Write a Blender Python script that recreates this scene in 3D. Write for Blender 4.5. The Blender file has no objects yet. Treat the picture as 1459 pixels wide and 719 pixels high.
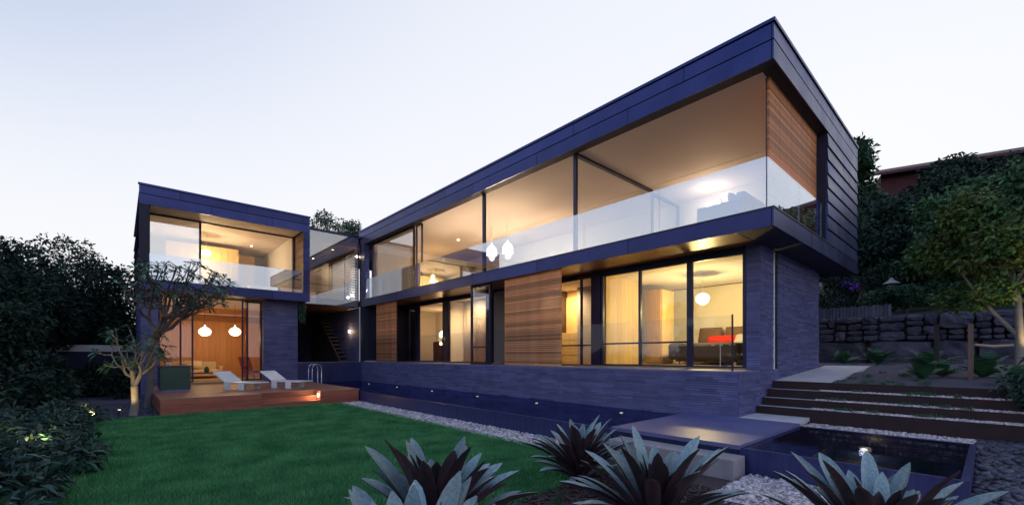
import bpy, math, random
import numpy as np
from mathutils import Vector, Matrix, Euler
random.seed(7)
RNG = np.random.default_rng(11)
sc = bpy.context.scene
COL = sc.collection
rad = math.radians

# ------------------------------------------------------------------ camera
EYE = 1.65
cam = bpy.data.cameras.new('camera')
cam_o = bpy.data.objects.new('camera', cam); COL.objects.link(cam_o)
cam.sensor_fit = 'HORIZONTAL'; cam.sensor_width = 36.0
cam.lens = 36.0 * 619.0 / 1459.0
cam.shift_y = 0.1001
cam.clip_start = 0.05; cam.clip_end = 3000
cam_o.location = (0, 0, EYE)
cam_o.rotation_euler = (rad(90), 0, rad(-42.1))
sc.camera = cam_o

# ------------------------------------------------------------------ sky, sun, exposure
SUN_EL, SUN_AZ = 6.0, 74.0          # low sun behind the house
world = bpy.data.worlds.new('World'); sc.world = world; world.use_nodes = True
wt = world.node_tree; wn = wt.nodes; wl = wt.links
bg = wn['Background']; bg.inputs[1].default_value = 0.15
sky = wn.new('ShaderNodeTexSky'); sky.sky_type = 'NISHITA'; sky.sun_disc = False
sky.sun_elevation = rad(SUN_EL); sky.sun_rotation = rad(SUN_AZ); sky.ozone_density = 3.0
sky.air_density = 1.0; sky.dust_density = 1.0
tc = wn.new('ShaderNodeTexCoord'); sep = wn.new('ShaderNodeSeparateXYZ')
wl.new(tc.outputs['Generated'], sep.inputs[0])
mr = wn.new('ShaderNodeMapRange'); mr.interpolation_type = 'SMOOTHSTEP'
mr.inputs['From Min'].default_value = 0.14; mr.inputs['From Max'].default_value = 0.78
wl.new(sep.outputs['Z'], mr.inputs['Value'])
cl = wn.new('ShaderNodeTexNoise'); cl.inputs['Scale'].default_value = 1.3; cl.inputs['Detail'].default_value = 3
wl.new(tc.outputs['Generated'], cl.inputs['Vector'])
hz = wn.new('ShaderNodeMix'); hz.data_type = 'RGBA'
hz.inputs['A'].default_value = (1.52, 1.55, 1.64, 1); hz.inputs['B'].default_value = (1.65, 1.64, 1.65, 1)
wl.new(cl.outputs['Fac'], hz.inputs['Factor'])
mx = wn.new('ShaderNodeMix'); mx.data_type = 'RGBA'
# pale glow round the sun's side of the sky
vd = wn.new('ShaderNodeVectorMath'); vd.operation = 'DOT_PRODUCT'
vd.inputs[1].default_value = (math.sin(rad(SUN_AZ)), math.cos(rad(SUN_AZ)), 0.15)
wl.new(tc.outputs['Generated'], vd.inputs[0])
vm = wn.new('ShaderNodeMapRange'); vm.interpolation_type = 'SMOOTHSTEP'
vm.inputs['From Min'].default_value = -.12; vm.inputs['From Max'].default_value = .88
vm.inputs['To Min'].default_value = 1.0; vm.inputs['To Max'].default_value = .12
wl.new(vd.outputs['Value'], vm.inputs['Value'])
fm = wn.new('ShaderNodeMath'); fm.operation = 'MULTIPLY'
wl.new(mr.outputs[0], fm.inputs[0]); wl.new(vm.outputs[0], fm.inputs[1])
sk = wn.new('ShaderNodeMix'); sk.data_type = 'RGBA'; sk.blend_type = 'MULTIPLY'; sk.inputs['Factor'].default_value = 1
sk.inputs['B'].default_value = (.72, .70, .80, 1); wl.new(sky.outputs[0], sk.inputs['A'])
wl.new(fm.outputs[0], mx.inputs['Factor'])
wl.new(hz.outputs['Result'], mx.inputs['A']); wl.new(sk.outputs['Result'], mx.inputs['B'])
wl.new(mx.outputs['Result'], bg.inputs[0])

sun = bpy.data.lights.new('sun', 'SUN'); sun.energy = 0.05; sun.angle = rad(20); sun.color = (1, 0.9, 0.8)
sun_o = bpy.data.objects.new('sun', sun); COL.objects.link(sun_o)
sun_o.rotation_euler = (rad(90 - SUN_EL), 0, rad(180 - SUN_AZ))
sc.view_settings.view_transform = 'Standard'; sc.view_settings.look = 'None'
sc.view_settings.exposure = 2.0; sc.view_settings.gamma = 1.0
sc.render.engine = 'CYCLES'
cy = sc.cycles
cy.use_denoising = True
try: cy.denoiser = 'OPENIMAGEDENOISE'
except Exception: pass
cy.max_bounces = 8; cy.diffuse_bounces = 3; cy.glossy_bounces = 4; cy.transmission_bounces = 4
cy.transparent_max_bounces = 24; cy.sample_clamp_indirect = 4.0; cy.caustics_reflective = False; cy.caustics_refractive = False

# ------------------------------------------------------------------ materials
MATS = {}
def N(nt, t, **kw):
    n = nt.nodes.new(t)
    for k, v in kw.items(): setattr(n, k, v)
    return n
def pm(name, c1, c2=None, rough=.6, metal=0., spec=.5, nscale=3., ndet=4., stretch=None, bump=0., bscale=40., rnd=0., attr=0., coat=0., rvar=0., sss=0.):
    """principled material with noise colour variation, optional per-object or per-face random value and bump"""
    m = bpy.data.materials.new(name); m.use_nodes = True; nt = m.node_tree; L = nt.links
    b = nt.nodes['Principled BSDF']
    b.inputs['Roughness'].default_value = rough; b.inputs['Metallic'].default_value = metal
    b.inputs['Specular IOR Level'].default_value = spec
    if coat: b.inputs['Coat Weight'].default_value = coat; b.inputs['Coat Roughness'].default_value = .15
    c2 = c2 or c1
    tcn = N(nt, 'ShaderNodeTexCoord'); mp = N(nt, 'ShaderNodeMapping')
    L.new(tcn.outputs['Object'], mp.inputs['Vector'])
    if stretch: mp.inputs['Scale'].default_value = stretch
    no = N(nt, 'ShaderNodeTexNoise'); no.inputs['Scale'].default_value = nscale; no.inputs['Detail'].default_value = ndet
    L.new(mp.outputs[0], no.inputs['Vector'])
    ramp = N(nt, 'ShaderNodeMapRange'); ramp.inputs['From Min'].default_value = .3; ramp.inputs['From Max'].default_value = .7
    L.new(no.outputs['Fac'], ramp.inputs['Value'])
    mix = N(nt, 'ShaderNodeMix', data_type='RGBA')
    mix.inputs['A'].default_value = (*c1, 1); mix.inputs['B'].default_value = (*c2, 1)
    L.new(ramp.outputs[0], mix.inputs['Factor'])
    out = mix.outputs['Result']
    if rnd or attr:
        hs = N(nt, 'ShaderNodeHueSaturation'); L.new(out, hs.inputs['Color'])
        mv = N(nt, 'ShaderNodeMapRange'); a = rnd or attr
        mv.inputs['To Min'].default_value = 1 - a; mv.inputs['To Max'].default_value = 1 + a
        if rnd:
            oi = N(nt, 'ShaderNodeObjectInfo'); L.new(oi.outputs['Random'], mv.inputs['Value'])
        else:
            at = N(nt, 'ShaderNodeAttribute'); at.attribute_name = 'rnd'; L.new(at.outputs['Fac'], mv.inputs['Value'])
        L.new(mv.outputs[0], hs.inputs['Value']); out = hs.outputs[0]
    L.new(out, b.inputs['Base Color'])
    if rvar:
        rr = N(nt, 'ShaderNodeMapRange'); rr.inputs['To Min'].default_value = max(0, rough - rvar); rr.inputs['To Max'].default_value = rough + rvar
        L.new(no.outputs['Fac'], rr.inputs['Value']); L.new(rr.outputs[0], b.inputs['Roughness'])
    if bump:
        nb = N(nt, 'ShaderNodeTexNoise'); nb.inputs['Scale'].default_value = bscale; nb.inputs['Detail'].default_value = 4
        L.new(mp.outputs[0], nb.inputs['Vector'])
        bp = N(nt, 'ShaderNodeBump'); bp.inputs['Strength'].default_value = bump; bp.inputs['Distance'].default_value = .02
        L.new(nb.outputs['Fac'], bp.inputs['Height']); L.new(bp.outputs[0], b.inputs['Normal'])
    MATS[name] = m
    return m
def glass(name, base, tint=(1, 1, 1), rough=0.0, bump=0., bscale=3., gcol=(1, 1, 1)):
    m = bpy.data.materials.new(name); m.use_nodes = True; nt = m.node_tree; L = nt.links
    nt.nodes.remove(nt.nodes['Principled BSDF'])
    o = nt.nodes['Material Output']
    tr = N(nt, 'ShaderNodeBsdfTransparent'); tr.inputs[0].default_value = (*tint, 1)
    gl = N(nt, 'ShaderNodeBsdfGlossy'); gl.inputs['Roughness'].default_value = rough; gl.inputs['Color'].default_value = (*gcol, 1)
    lw = N(nt, 'ShaderNodeLayerWeight'); lw.inputs['Blend'].default_value = .5
    p = N(nt, 'ShaderNodeMath', operation='POWER'); p.inputs[1].default_value = 5
    L.new(lw.outputs['Facing'], p.inputs[0])
    ma = N(nt, 'ShaderNodeMath', operation='MULTIPLY_ADD'); ma.inputs[1].default_value = 1 - base; ma.inputs[2].default_value = base
    L.new(p.outputs[0], ma.inputs[0])
    mxs = N(nt, 'ShaderNodeMixShader')
    L.new(ma.outputs[0], mxs.inputs[0]); L.new(tr.outputs[0], mxs.inputs[1]); L.new(gl.outputs[0], mxs.inputs[2])
    L.new(mxs.outputs[0], o.inputs[0])
    if bump:
        nb = N(nt, 'ShaderNodeTexNoise'); nb.inputs['Scale'].default_value = bscale; nb.inputs['Detail'].default_value = 2
        tcn = N(nt, 'ShaderNodeTexCoord'); L.new(tcn.outputs['Object'], nb.inputs['Vector'])
        bp = N(nt, 'ShaderNodeBump'); bp.inputs['Strength'].default_value = bump; bp.inputs['Distance'].default_value = .02
        L.new(nb.outputs['Fac'], bp.inputs['Height']); L.new(bp.outputs[0], gl.inputs['Normal']); L.new(bp.outputs[0], lw.inputs['Normal'])
    MATS[name] = m
    return m
def emit(name, col, s):
    m = bpy.data.materials.new(name); m.use_nodes = True; b = m.node_tree.nodes['Principled BSDF']
    b.inputs['Base Color'].default_value = (.8, .78, .7, 1)
    b.inputs['Emission Color'].default_value = (*col, 1); b.inputs['Emission Strength'].default_value = s
    MATS[name] = m
    return m

pm('zinc', (.027, .035, .130), (.044, .054, .178), rough=.38, metal=.75, nscale=1.6, ndet=6, rnd=.22, rvar=.14, bump=.02, bscale=3)
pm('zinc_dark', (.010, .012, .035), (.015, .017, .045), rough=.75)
pm('frame', (.018, .02, .06), (.022, .025, .07), rough=.4, metal=.3)
pm('stone', (.105, .108, .265), (.150, .152, .335), rough=.72, nscale=2.2, attr=.38, bump=.35, bscale=60)
pm('stone_core', (.022, .024, .06), rough=.9)
pm('coping', (.15, .155, .32), (.20, .205, .38), rough=.55, nscale=3)
pm('platform_stone', (.105, .112, .27), (.155, .16, .34), rough=.42, nscale=1.5, ndet=8, bump=.08, bscale=25, rvar=.1)
pm('pool_wall', (.020, .025, .095), (.042, .048, .155), rough=.3, nscale=2.2, stretch=(1, 6, .25), rnd=.15)
pm('pool_floor', (.010, .020, .085), (.014, .03, .12), rough=.6)
pm('pool_ledge', (.018, .04, .15), (.026, .055, .19), rough=.6)
pm('plaster', (.74, .71, .68), (.78, .75, .72), rough=.8, nscale=1)
pm('ceiling', (.76, .67, .64), (.80, .71, .68), rough=.75, nscale=.6)
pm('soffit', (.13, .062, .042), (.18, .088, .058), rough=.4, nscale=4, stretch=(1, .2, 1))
pm('slat', (.72, .245, .09), (.88, .41, .185), rough=.55, nscale=5, stretch=(1, .6, 3), rnd=.38)
pm('screen_frame', (.10, .05, .04), rough=.6)
pm('oak', (.58, .41, .17), (.68, .51, .24), rough=.5, nscale=5, stretch=(4, 4, .3), rnd=.08)
pm('oak_dark', (.48, .29, .10), (.56, .35, .14), rough=.45, nscale=5, stretch=(4, 4, .3))
pm('cedar', (.50, .20, .06), (.62, .28, .09), rough=.5, nscale=5, stretch=(4, 4, .3), rnd=.10)
pm('deck', (.30, .115, .078), (.40, .175, .115), rough=.5, nscale=6, stretch=(.4, 5, 5), rnd=.28)
pm('deck_side', (.32, .085, .055), (.43, .13, .085), rough=.5, nscale=6, stretch=(.4, 5, 5), rnd=.22)
pm('floor', (.34, .22, .11), (.40, .27, .14), rough=.4, nscale=4)
pm('floor_grey', (.30, .26, .25), (.35, .31, .30), rough=.5, nscale=3)
pm('white', (.86, .87, .90), (.90, .91, .94), rough=.35)
pm('steel', (.6, .6, .62), rough=.2, metal=1.)
pm('bbq_green', (.010, .05, .045), (.014, .065, .055), rough=.25)
pm('corten', (.020, .009, .012), (.038, .016, .018), rough=.8, nscale=5, ndet=8, bump=.2, bscale=30)
pm('concrete', (.56, .53, .56), (.68, .64, .67), rough=.8, nscale=3, ndet=8, bump=.15, bscale=50)
pm('sandstone', (.30, .27, .30), (.38, .34, .36), rough=.85, nscale=4, ndet=8, bump=.3, bscale=40)
pm('lawn_soil', (.02, .085, .028), (.035, .12, .04), rough=.95, nscale=2)
pm('grass', (.042, .185, .072), (.125, .39, .155), rough=.7, nscale=1.7, ndet=5, attr=.35, spec=.2)
pm('ground', (.02, .026, .022), (.03, .035, .028), rough=.95, nscale=1)
pm('soil', (.05, .04, .045), (.08, .06, .06), rough=.95, nscale=8, ndet=8, bump=.5, bscale=30)
pm('gravel', (.52, .45, .47), (.64, .56, .58), rough=.85, nscale=8, attr=.6)
pm('gravel_bed', (.085, .075, .11), (.12, .105, .14), rough=.95, nscale=30, bump=.6, bscale=60)
pm('pebble', (.042, .042, .075), (.072, .070, .11), rough=.55, nscale=8, attr=.55)
pm('mulch', (.05, .028, .03), (.09, .05, .05), rough=.9, nscale=10, attr=.5)
pm('leaf_dark', (.010, .028, .022), (.020, .048, .034), rough=.6, nscale=.8, attr=.5, spec=.25)
pm('leaf_mid', (.022, .068, .038), (.045, .11, .058), rough=.55, nscale=.8, attr=.5, spec=.3)
pm('leaf_green', (.028, .085, .038), (.055, .14, .06), rough=.55, nscale=.8, attr=.5, spec=.3)
pm('leaf_sage', (.05, .09, .07), (.08, .12, .09), rough=.6, nscale=.8, attr=.4, spec=.3)
pm('leaf_hedge', (.014, .045, .038), (.03, .072, .058), rough=.5, nscale=2, attr=.55, spec=.35)
pm('leaf_frangipani', (.03, .095, .06), (.055, .14, .085), rough=.45, nscale=2, attr=.5, spec=.4)
pm('leaf_autumn', (.035, .12, .026), (.10, .13, .024), rough=.6, nscale=1.5, attr=.5)
pm('leaf_fern', (.03, .11, .05), (.05, .15, .07), rough=.5, nscale=3, attr=.4)
pm('flower', (.16, .05, .42), (.24, .08, .55), rough=.7, attr=.4)
pm('bark', (.10, .08, .07), (.16, .13, .11), rough=.9, nscale=6, stretch=(1, 1, .3), bump=.5, bscale=30)
pm('bark_grey', (.10, .09, .095), (.15, .135, .135), rough=.85, nscale=5, bump=.4, bscale=25)
pm('bark_pale', (.19, .165, .15), (.26, .225, .20), rough=.8, nscale=5, bump=.4, bscale=25)
pm('brom_top', (.15, .22, .23), (.28, .37, .40), rough=.36, nscale=5, stretch=(.5, 12, 12), rnd=.38, spec=.6)
pm('brom_under', (.018, .022, .024), (.085, .026, .040), rough=.40, nscale=2.2, stretch=(1.5, 5, 5), rnd=.55, spec=.5)
pm('brom_mid', (.10, .12, .11), (.14, .16, .14), rough=.5, rnd=.3)
pm('rock', (.05, .05, .085), (.125, .112, .15), rough=.9, nscale=3, ndet=8, bump=.8, bscale=8, rnd=.3)
pm('timber_old', (.13, .085, .075), (.19, .12, .10), rough=.8, nscale=5, stretch=(4, 4, .4))
pm('timber_dark', (.03, .026, .035), (.045, .04, .05), rough=.85, nscale=5)
pm('fence_grey', (.10, .10, .15), (.14, .14, .19), rough=.85, nscale=4, rnd=.25)
pm('webbing', (.45, .33, .26), rough=.8)
pm('roof_red', (.07, .022, .035), (.09, .028, .04), rough=.8, nscale=2)
pm('brick_red', (.055, .015, .022), (.075, .02, .028), rough=.85, nscale=2)
pm('dark_pane', (.09, .10, .20), (.13, .14, .25), rough=.12)
pm('bed_cover', (.028, .026, .05), (.038, .034, .06), rough=.9, nscale=3)
pm('pillow_brown', (.13, .08, .06), (.16, .10, .08), rough=.9, nscale=5)
pm('red_cloth', (.55, .02, .015), (.62, .03, .02), rough=.85)
pm('grey_cloth', (.32, .31, .34), (.38, .37, .40), rough=.9)
pm('orange_cloth', (.55, .10, .02), (.62, .13, .03), rough=.8)
pm('beige_cloth', (.45, .33, .20), (.52, .38, .24), rough=.9)
pm('chest', (.05, .028, .03), (.07, .04, .04), rough=.5)
pm('dark_wood', (.05, .03, .03), (.07, .045, .04), rough=.6, nscale=4)
pm('red_panel', (.20, .045, .03), (.25, .06, .04), rough=.6)
pm('brass', (.55, .40, .18), (.6, .45, .2), rough=.5, metal=.3)
pm('curtain', (.60, .56, .56), (.68, .64, .63), rough=.9, nscale=4, stretch=(1, 6, .2))
pm('lavender_cloth', (.45, .45, .62), rough=.9)
pm('screen_blind', (.70, .72, .78), (.76, .77, .82), rough=.5)
glass('glass', .05, (.97, .97, .96))
glass('glass_clear', .02, (.98, .98, .97))
glass('glass_mirror', .22, (.86, .87, .90))
glass('glass_balustrade', .38, (.86, .91, .99), gcol=(.88, .93, 1.0))
glass('glass_low', .014, (.93, .95, .98))
glass('glass_film', .55, (.85, .86, .90))
glass('water', .04, (.47, .47, .50), rough=.05, bump=.10, bscale=7, gcol=(.50, .58, .90))
WARM = (1.0, .66, .30)
SOFT = (1.0, .73, .44)
emit('lamp', (1, .84, .56), .9)
emit('lamp_small', (1, .82, .48), 5.0)
emit('lamp_pool', (1, .78, .42), .45)
M = MATS

# ------------------------------------------------------------------ mesh helpers
ORG = {}
def org(p): return ORG.get(p.name, (0, 0, 0)) if p is not None else (0, 0, 0)
def tag(o, label=None, cat=None, group=None, kind=None):
    if label: o['label'] = label
    if cat: o['category'] = cat
    if group: o['group'] = group
    if kind: o['kind'] = kind
    return o
def thing(name, label, cat, loc=(0, 0, 0), rz=0, group=None):
    o = bpy.data.objects.new(name, None); COL.objects.link(o); o.empty_display_size = .2
    o.location = loc; o.rotation_euler = (0, 0, rz)
    ORG[o.name] = tuple(loc)
    return tag(o, label, cat, group)
def place(name, me, parent=None, loc=(0, 0, 0), rot=None):
    o = bpy.data.objects.new(name, me); COL.objects.link(o)
    if parent is not None: o.parent = parent
    o.location = loc
    if rot is not None: o.rotation_euler = rot
    return o
def copy_tree(o, parent=None):
    c = o.copy(); COL.objects.link(c); c.parent = parent
    for ch in list(o.children): copy_tree(ch, c)
    return c
class MB:
    def __init__(s): s.v = []; s.f = []; s.mi = []; s.at = []; s.n = 0; s.cur = 0; s.a = .5
    def add(s, vs, fs):
        n = s.n; s.v.extend(vs); s.n += len(vs)
        for f in fs: s.f.append(tuple(i + n for i in f)); s.mi.append(s.cur); s.at.append(s.a)
    def box(s, x0, x1, y0, y1, z0, z1):
        if x0 > x1: x0, x1 = x1, x0
        if y0 > y1: y0, y1 = y1, y0
        s.add([(x0, y0, z0), (x1, y0, z0), (x1, y1, z0), (x0, y1, z0), (x0, y0, z1), (x1, y0, z1), (x1, y1, z1), (x0, y1, z1)],
              [(3, 2, 1, 0), (4, 5, 6, 7), (0, 1, 5, 4), (1, 2, 6, 5), (2, 3, 7, 6), (3, 0, 4, 7)]); return s
    def obox(s, p, ux, uy, uz, lx, ly, lz):
        """oriented box: corner p, unit axes and lengths"""
        p = Vector(p); a = Vector(ux) * lx; b = Vector(uy) * ly; c = Vector(uz) * lz
        vs = [p, p + a, p + a + b, p + b, p + c, p + a + c, p + a + b + c, p + b + c]
        s.add([tuple(q) for q in vs], [(3, 2, 1, 0), (4, 5, 6, 7), (0, 1, 5, 4), (1, 2, 6, 5), (2, 3, 7, 6), (3, 0, 4, 7)]); return s
    def prism(s, pts, z0, z1):
        n = len(pts)
        s.add([(x, y, z0) for x, y in pts] + [(x, y, z1) for x, y in pts],
              [tuple(range(n))[::-1], tuple(range(n, 2 * n))] + [(i, (i + 1) % n, (i + 1) % n + n, i + n) for i in range(n)]); return s
    def tube(s, pts, rs, seg=8, caps=True):
        pts = [Vector(p) for p in pts]; rings = []
        up = Vector((0, 0, 1))
        for i, p in enumerate(pts):
            d = (pts[min(i + 1, len(pts) - 1)] - pts[max(i - 1, 0)]).normalized()
            a = d.cross(up if abs(d.z) < .95 else Vector((1, 0, 0))).normalized(); b = d.cross(a).normalized()
            r = rs[i] if hasattr(rs, '__len__') else rs
            rings.append([tuple(p + a * r * math.cos(t) + b * r * math.sin(t)) for t in [2 * math.pi * k / seg for k in range(seg)]])
        vs = [v for r in rings for v in r]; fs = []
        for i in range(len(rings) - 1):
            for k in range(seg):
                k2 = (k + 1) % seg
                fs.append((i * seg + k, i * seg + k2, (i + 1) * seg + k2, (i + 1) * seg + k))
        if caps: fs += [tuple(range(seg)), tuple(range((len(rings) - 1) * seg, len(rings) * seg))[::-1]]
        s.add(vs, fs); return s
    def lathe(s, c, prof, seg=20):
        """prof: list of (r, z) from bottom to top"""
        c = Vector(c); vs = []; fs = []
        for r, z in prof:
            for k in range(seg):
                t = 2 * math.pi * k / seg; vs.append((c.x + max(r, 1e-4) * math.cos(t), c.y + max(r, 1e-4) * math.sin(t), c.z + z))
        for i in range(len(prof) - 1):
            for k in range(seg):
                k2 = (k + 1) % seg; fs.append((i * seg + k, i * seg + k2, (i + 1) * seg + k2, (i + 1) * seg + k))
        s.add(vs, fs); return s
    def mesh(s, name, mats, o=(0, 0, 0), smooth=False):
        me = bpy.data.meshes.new(name)
        me.from_pydata([(x - o[0], y - o[1], z - o[2]) for x, y, z in s.v], [], s.f)
        mats = mats if isinstance(mats, (list, tuple)) else [mats]
        for m in mats: me.materials.append(M[m] if isinstance(m, str) else m)
        if len(mats) > 1: me.polygons.foreach_set('material_index', s.mi)
        a = me.attributes.new('rnd', 'FLOAT', 'FACE'); a.data.foreach_set('value', s.at)
        if smooth: me.polygons.foreach_set('use_smooth', [True] * len(me.polygons))
        me.update(); return me
    def build(s, name, mats, parent=None, smooth=False, bevel=0, kind=None):
        o = org(parent)
        ob = place(name, s.mesh(name, mats, o, smooth), parent)
        if parent is not None: ORG[ob.name] = o
        if bevel:
            md = ob.modifiers.new('bevel', 'BEVEL'); md.width = bevel; md.segments = 2; md.limit_method = 'ANGLE'
        if kind: ob['kind'] = kind
        return ob
def bx(name, mat, parent, x0, x1, y0, y1, z0, z1, bevel=0):
    return MB().box(x0, x1, y0, y1, z0, z1).build(name, mat, parent, bevel=bevel)
def light(name, loc, watts, col=WARM, r=.08, kind='POINT', aim=None, spot=None, blend=.6, parent=None):
    l = bpy.data.lights.new(name, kind); l.energy = watts; l.color = col
    l.shadow_soft_size = r
    o = bpy.data.objects.new(name, l); COL.objects.link(o)
    if kind == 'SPOT':
        l.spot_size = rad(spot or 80); l.spot_blend = blend
    if aim is not None:
        o.rotation_euler = (Vector(aim) - Vector(loc)).to_track_quat('-Z', 'Y').to_euler()
    if parent is not None:
        o.parent = parent; p = org(parent); loc = (loc[0] - p[0], loc[1] - p[1], loc[2] - p[2])
    o.location = loc
    return o
def mesh_np(name, verts, faces, mat, attr=None, smooth=False):
    """numpy mesh, all faces with the same vertex count"""
    me = bpy.data.meshes.new(name); nf, k = faces.shape
    me.vertices.add(len(verts)); me.vertices.foreach_set('co', np.asarray(verts, np.float32).ravel())
    me.loops.add(nf * k); me.loops.foreach_set('vertex_index', faces.astype(np.int32).ravel())
    me.polygons.add(nf); me.polygons.foreach_set('loop_start', np.arange(0, nf * k, k, dtype=np.int32))
    me.materials.append(M[mat])
    if attr is not None:
        a = me.attributes.new('rnd', 'FLOAT', 'FACE'); a.data.foreach_set('value', np.asarray(attr, np.float32))
    if smooth: me.polygons.foreach_set('use_smooth', np.ones(nf, bool))
    me.update(calc_edges=True); me.validate(); return me

# ------------------------------------------------------------------ ground and garden surfaces
GF, COP = 1.37, 1.326               # ground floor level, coping of the plinth
S0, S1 = 4.08, 4.45                 # first floor slab edge
R0, R1 = 7.21, 7.96                 # roof edge
tag(bx('ground', 'ground', None, -400, 400, -400, 400, -.5, -.03), kind='structure')
lw_pts = [(-.55, 3.75), (1.8, 3.55), (5.3, 3.75), (5.56, 4.3), (5.56, 15.06), (-.55, 15.06)]
tag(MB().prism(lw_pts, -.2, 0).build('lawn', 'lawn_soil'), kind='structure')
tag(bx('gravel_path', 'gravel_bed', None, 5.565, 6.36, 4.3, 15.06, -.2, -.004), kind='structure')
tag(bx('garden_bed', 'soil', None, -.6, 6.3, -3, 3.54, -.2, .02), kind='structure')
tag(bx('gravel_court', 'gravel_bed', None, -3.5, .80, 15.07, 24, -.2, -.004), kind='structure')

# grass blades
def inside(poly, x, y):
    r = np.zeros(len(x), bool); n = len(poly)
    for i in range(n):
        x1, y1 = poly[i]; x2, y2 = poly[(i + 1) % n]
        c = ((y1 > y) != (y2 > y)) & (x < (x2 - x1) * (y - y1) / (y2 - y1 + 1e-12) + x1); r ^= c
    return r
def blades(poly, n, h, w, z=0., mat='grass', name='grass'):
    xs = [p[0] for p in poly]; ys = [p[1] for p in poly]
    x = RNG.uniform(min(xs), max(xs), n); y = RNG.uniform(min(ys), max(ys), n)
    k = inside(poly, x, y); x = x[k]; y = y[k]; n = len(x)
    d = np.hypot(x, y); keep = RNG.random(n) < np.clip(9.0 / d, .35, 1); x = x[keep]; y = y[keep]; n = len(x); d = np.hypot(x, y)
    a = RNG.uniform(0, 2 * np.pi, n); hh = h * RNG.uniform(.6, 1.2, n); ww = w * RNG.uniform(.7, 1.3, n) * np.clip(d / 7, 1, 2)
    ln = RNG.uniform(0, .7, n) * hh; la = RNG.uniform(0, 2 * np.pi, n)
    v = np.zeros((n, 3, 3)); c = np.cos(a) * ww / 2; s_ = np.sin(a) * ww / 2
    v[:, 0] = np.stack([x - c, y - s_, np.full(n, z)], 1); v[:, 1] = np.stack([x + c, y + s_, np.full(n, z)], 1)
    v[:, 2] = np.stack([x + np.cos(la) * ln, y + np.sin(la) * ln, z + hh], 1)
    me = mesh_np(name, v.reshape(-1, 3), np.arange(3 * n).reshape(n, 3), mat, RNG.random(n))
    return place(name, me)
lw_out = [(-.62, 3.68), (1.8, 3.48), (5.35, 3.68), (5.63, 4.25), (5.62, 15.07), (-.62, 15.07)]
tag(blades(lw_out, 300000, .050, .009), 'short mown green lawn between the deck and the bromeliads', 'grass', kind='stuff')

# loose stones
ico = None
def ico_base():
    t = (1 + 5 ** .5) / 2
    v = np.array([(-1, t, 0), (1, t, 0), (-1, -t, 0), (1, -t, 0), (0, -1, t), (0, 1, t), (0, -1, -t), (0, 1, -t), (t, 0, -1), (t, 0, 1), (-t, 0, -1), (-t, 0, 1)], float)
    v /= np.linalg.norm(v[0])
    f = np.array([(0, 11, 5), (0, 5, 1), (0, 1, 7), (0, 7, 10), (0, 10, 11), (1, 5, 9), (5, 11, 4), (11, 10, 2), (10, 7, 6), (7, 1, 8), (3, 9, 4), (3, 4, 2), (3, 2, 6), (3, 6, 8), (3, 8, 9), (4, 9, 5), (2, 4, 11), (6, 2, 10), (8, 6, 7), (9, 8, 1)])
    return v, f
IV, IF = ico_base()
def stones(name, poly, n, size, zf, mat, flat=.6, longf=1.):
    xs = [p[0] for p in poly]; ys = [p[1] for p in poly]
    x = RNG.uniform(min(xs), max(xs), n); y = RNG.uniform(min(ys), max(ys), n)
    k = inside(poly, x, y); x = x[k]; y = y[k]; n = len(x)
    s_ = size * RNG.uniform(.55, 1.35, n); a = RNG.uniform(0, 2 * np.pi, n)
    sx = s_ * RNG.uniform(.8, 1.3, n) * longf; sy = s_ * RNG.uniform(.6, 1., n); sz = s_ * flat * RNG.uniform(.7, 1.2, n)
    v = IV[None] * (1 + RNG.uniform(-.18, .18, (n, 12, 1)))
    v = v * np.stack([sx, sy, sz], 1)[:, None, :]
    tl = RNG.uniform(-.5, .5, n)
    vx = v[..., 0] * np.cos(tl)[:, None] - v[..., 2] * np.sin(tl)[:, None]; vz = v[..., 0] * np.sin(tl)[:, None] + v[..., 2] * np.cos(tl)[:, None]
    vy = v[..., 1]
    X = vx * np.cos(a)[:, None] - vy * np.sin(a)[:, None] + x[:, None]; Y = vx * np.sin(a)[:, None] + vy * np.cos(a)[:, None] + y[:, None]
    Z = vz + (zf(x, y) + sz * .35)[:, None]
    V = np.stack([X, Y, Z], -1).reshape(-1, 3)
    F = (IF[None] + (np.arange(n) * 12)[:, None, None]).reshape(-1, 3)
    return place(name, mesh_np(name, V, F, mat, np.repeat(RNG.random(n), 20), smooth=False))
flatz = lambda z: (lambda x, y: np.full(len(x), z))
strip = [(5.53, 4.2), (6.36, 4.2), (6.36, 15.06), (5.53, 15.06)]
tag(stones('gravel', strip, 7500, .032, flatz(0.), 'gravel'), 'pale gravel strip between the lawn and the long pool wall', 'gravel', kind='stuff')
tag(stones('gravel', [(-3, 15.1), (.8, 15.1), (.8, 20), (-3, 20)], 6000, .03, flatz(0.), 'pebble'), 'dull purple gravel under the frangipani beside the deck', 'gravel', kind='stuff')

# ------------------------------------------------------------------ the house
house = thing('modern_house', 'two storey dark zinc and slate house with lit glass walls', 'house', (12.8, 12, 0))
H = house
def panel_rows(axis, c, a0, a1, rows, step, thick=.03, out=-1, jit=True, name='zinc_panel', mat='zinc', off=0.):
    """cladding panels on the plane axis=c, along the other horizontal axis from a0 to a1"""
    for ri, (z0, z1) in enumerate(rows):
        a = a0; k = 0
        first = step * (.55 if ri % 2 else 1.)
        while a < a1 - .01:
            b = min(a + (first if k == 0 else step), a1)
            if a1 - b < .3: b = a1
            pr = random.uniform(0, .004)
            lo, hi = (c + out * pr, c - out * thick) if True else (c, c)
            e0, e1 = a + (.006 if k else 0), b - (.006 if b < a1 else 0)
            if axis == 'x': bx(name, mat, H, lo, hi, e0, e1, z0, z1)
            else: bx(name, mat, H, e0, e1, lo, hi, z0, z1)
            a = b; k += 1
fas = [(R0, R0 + .352), (R0 + .378, R0 + .664)]
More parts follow.
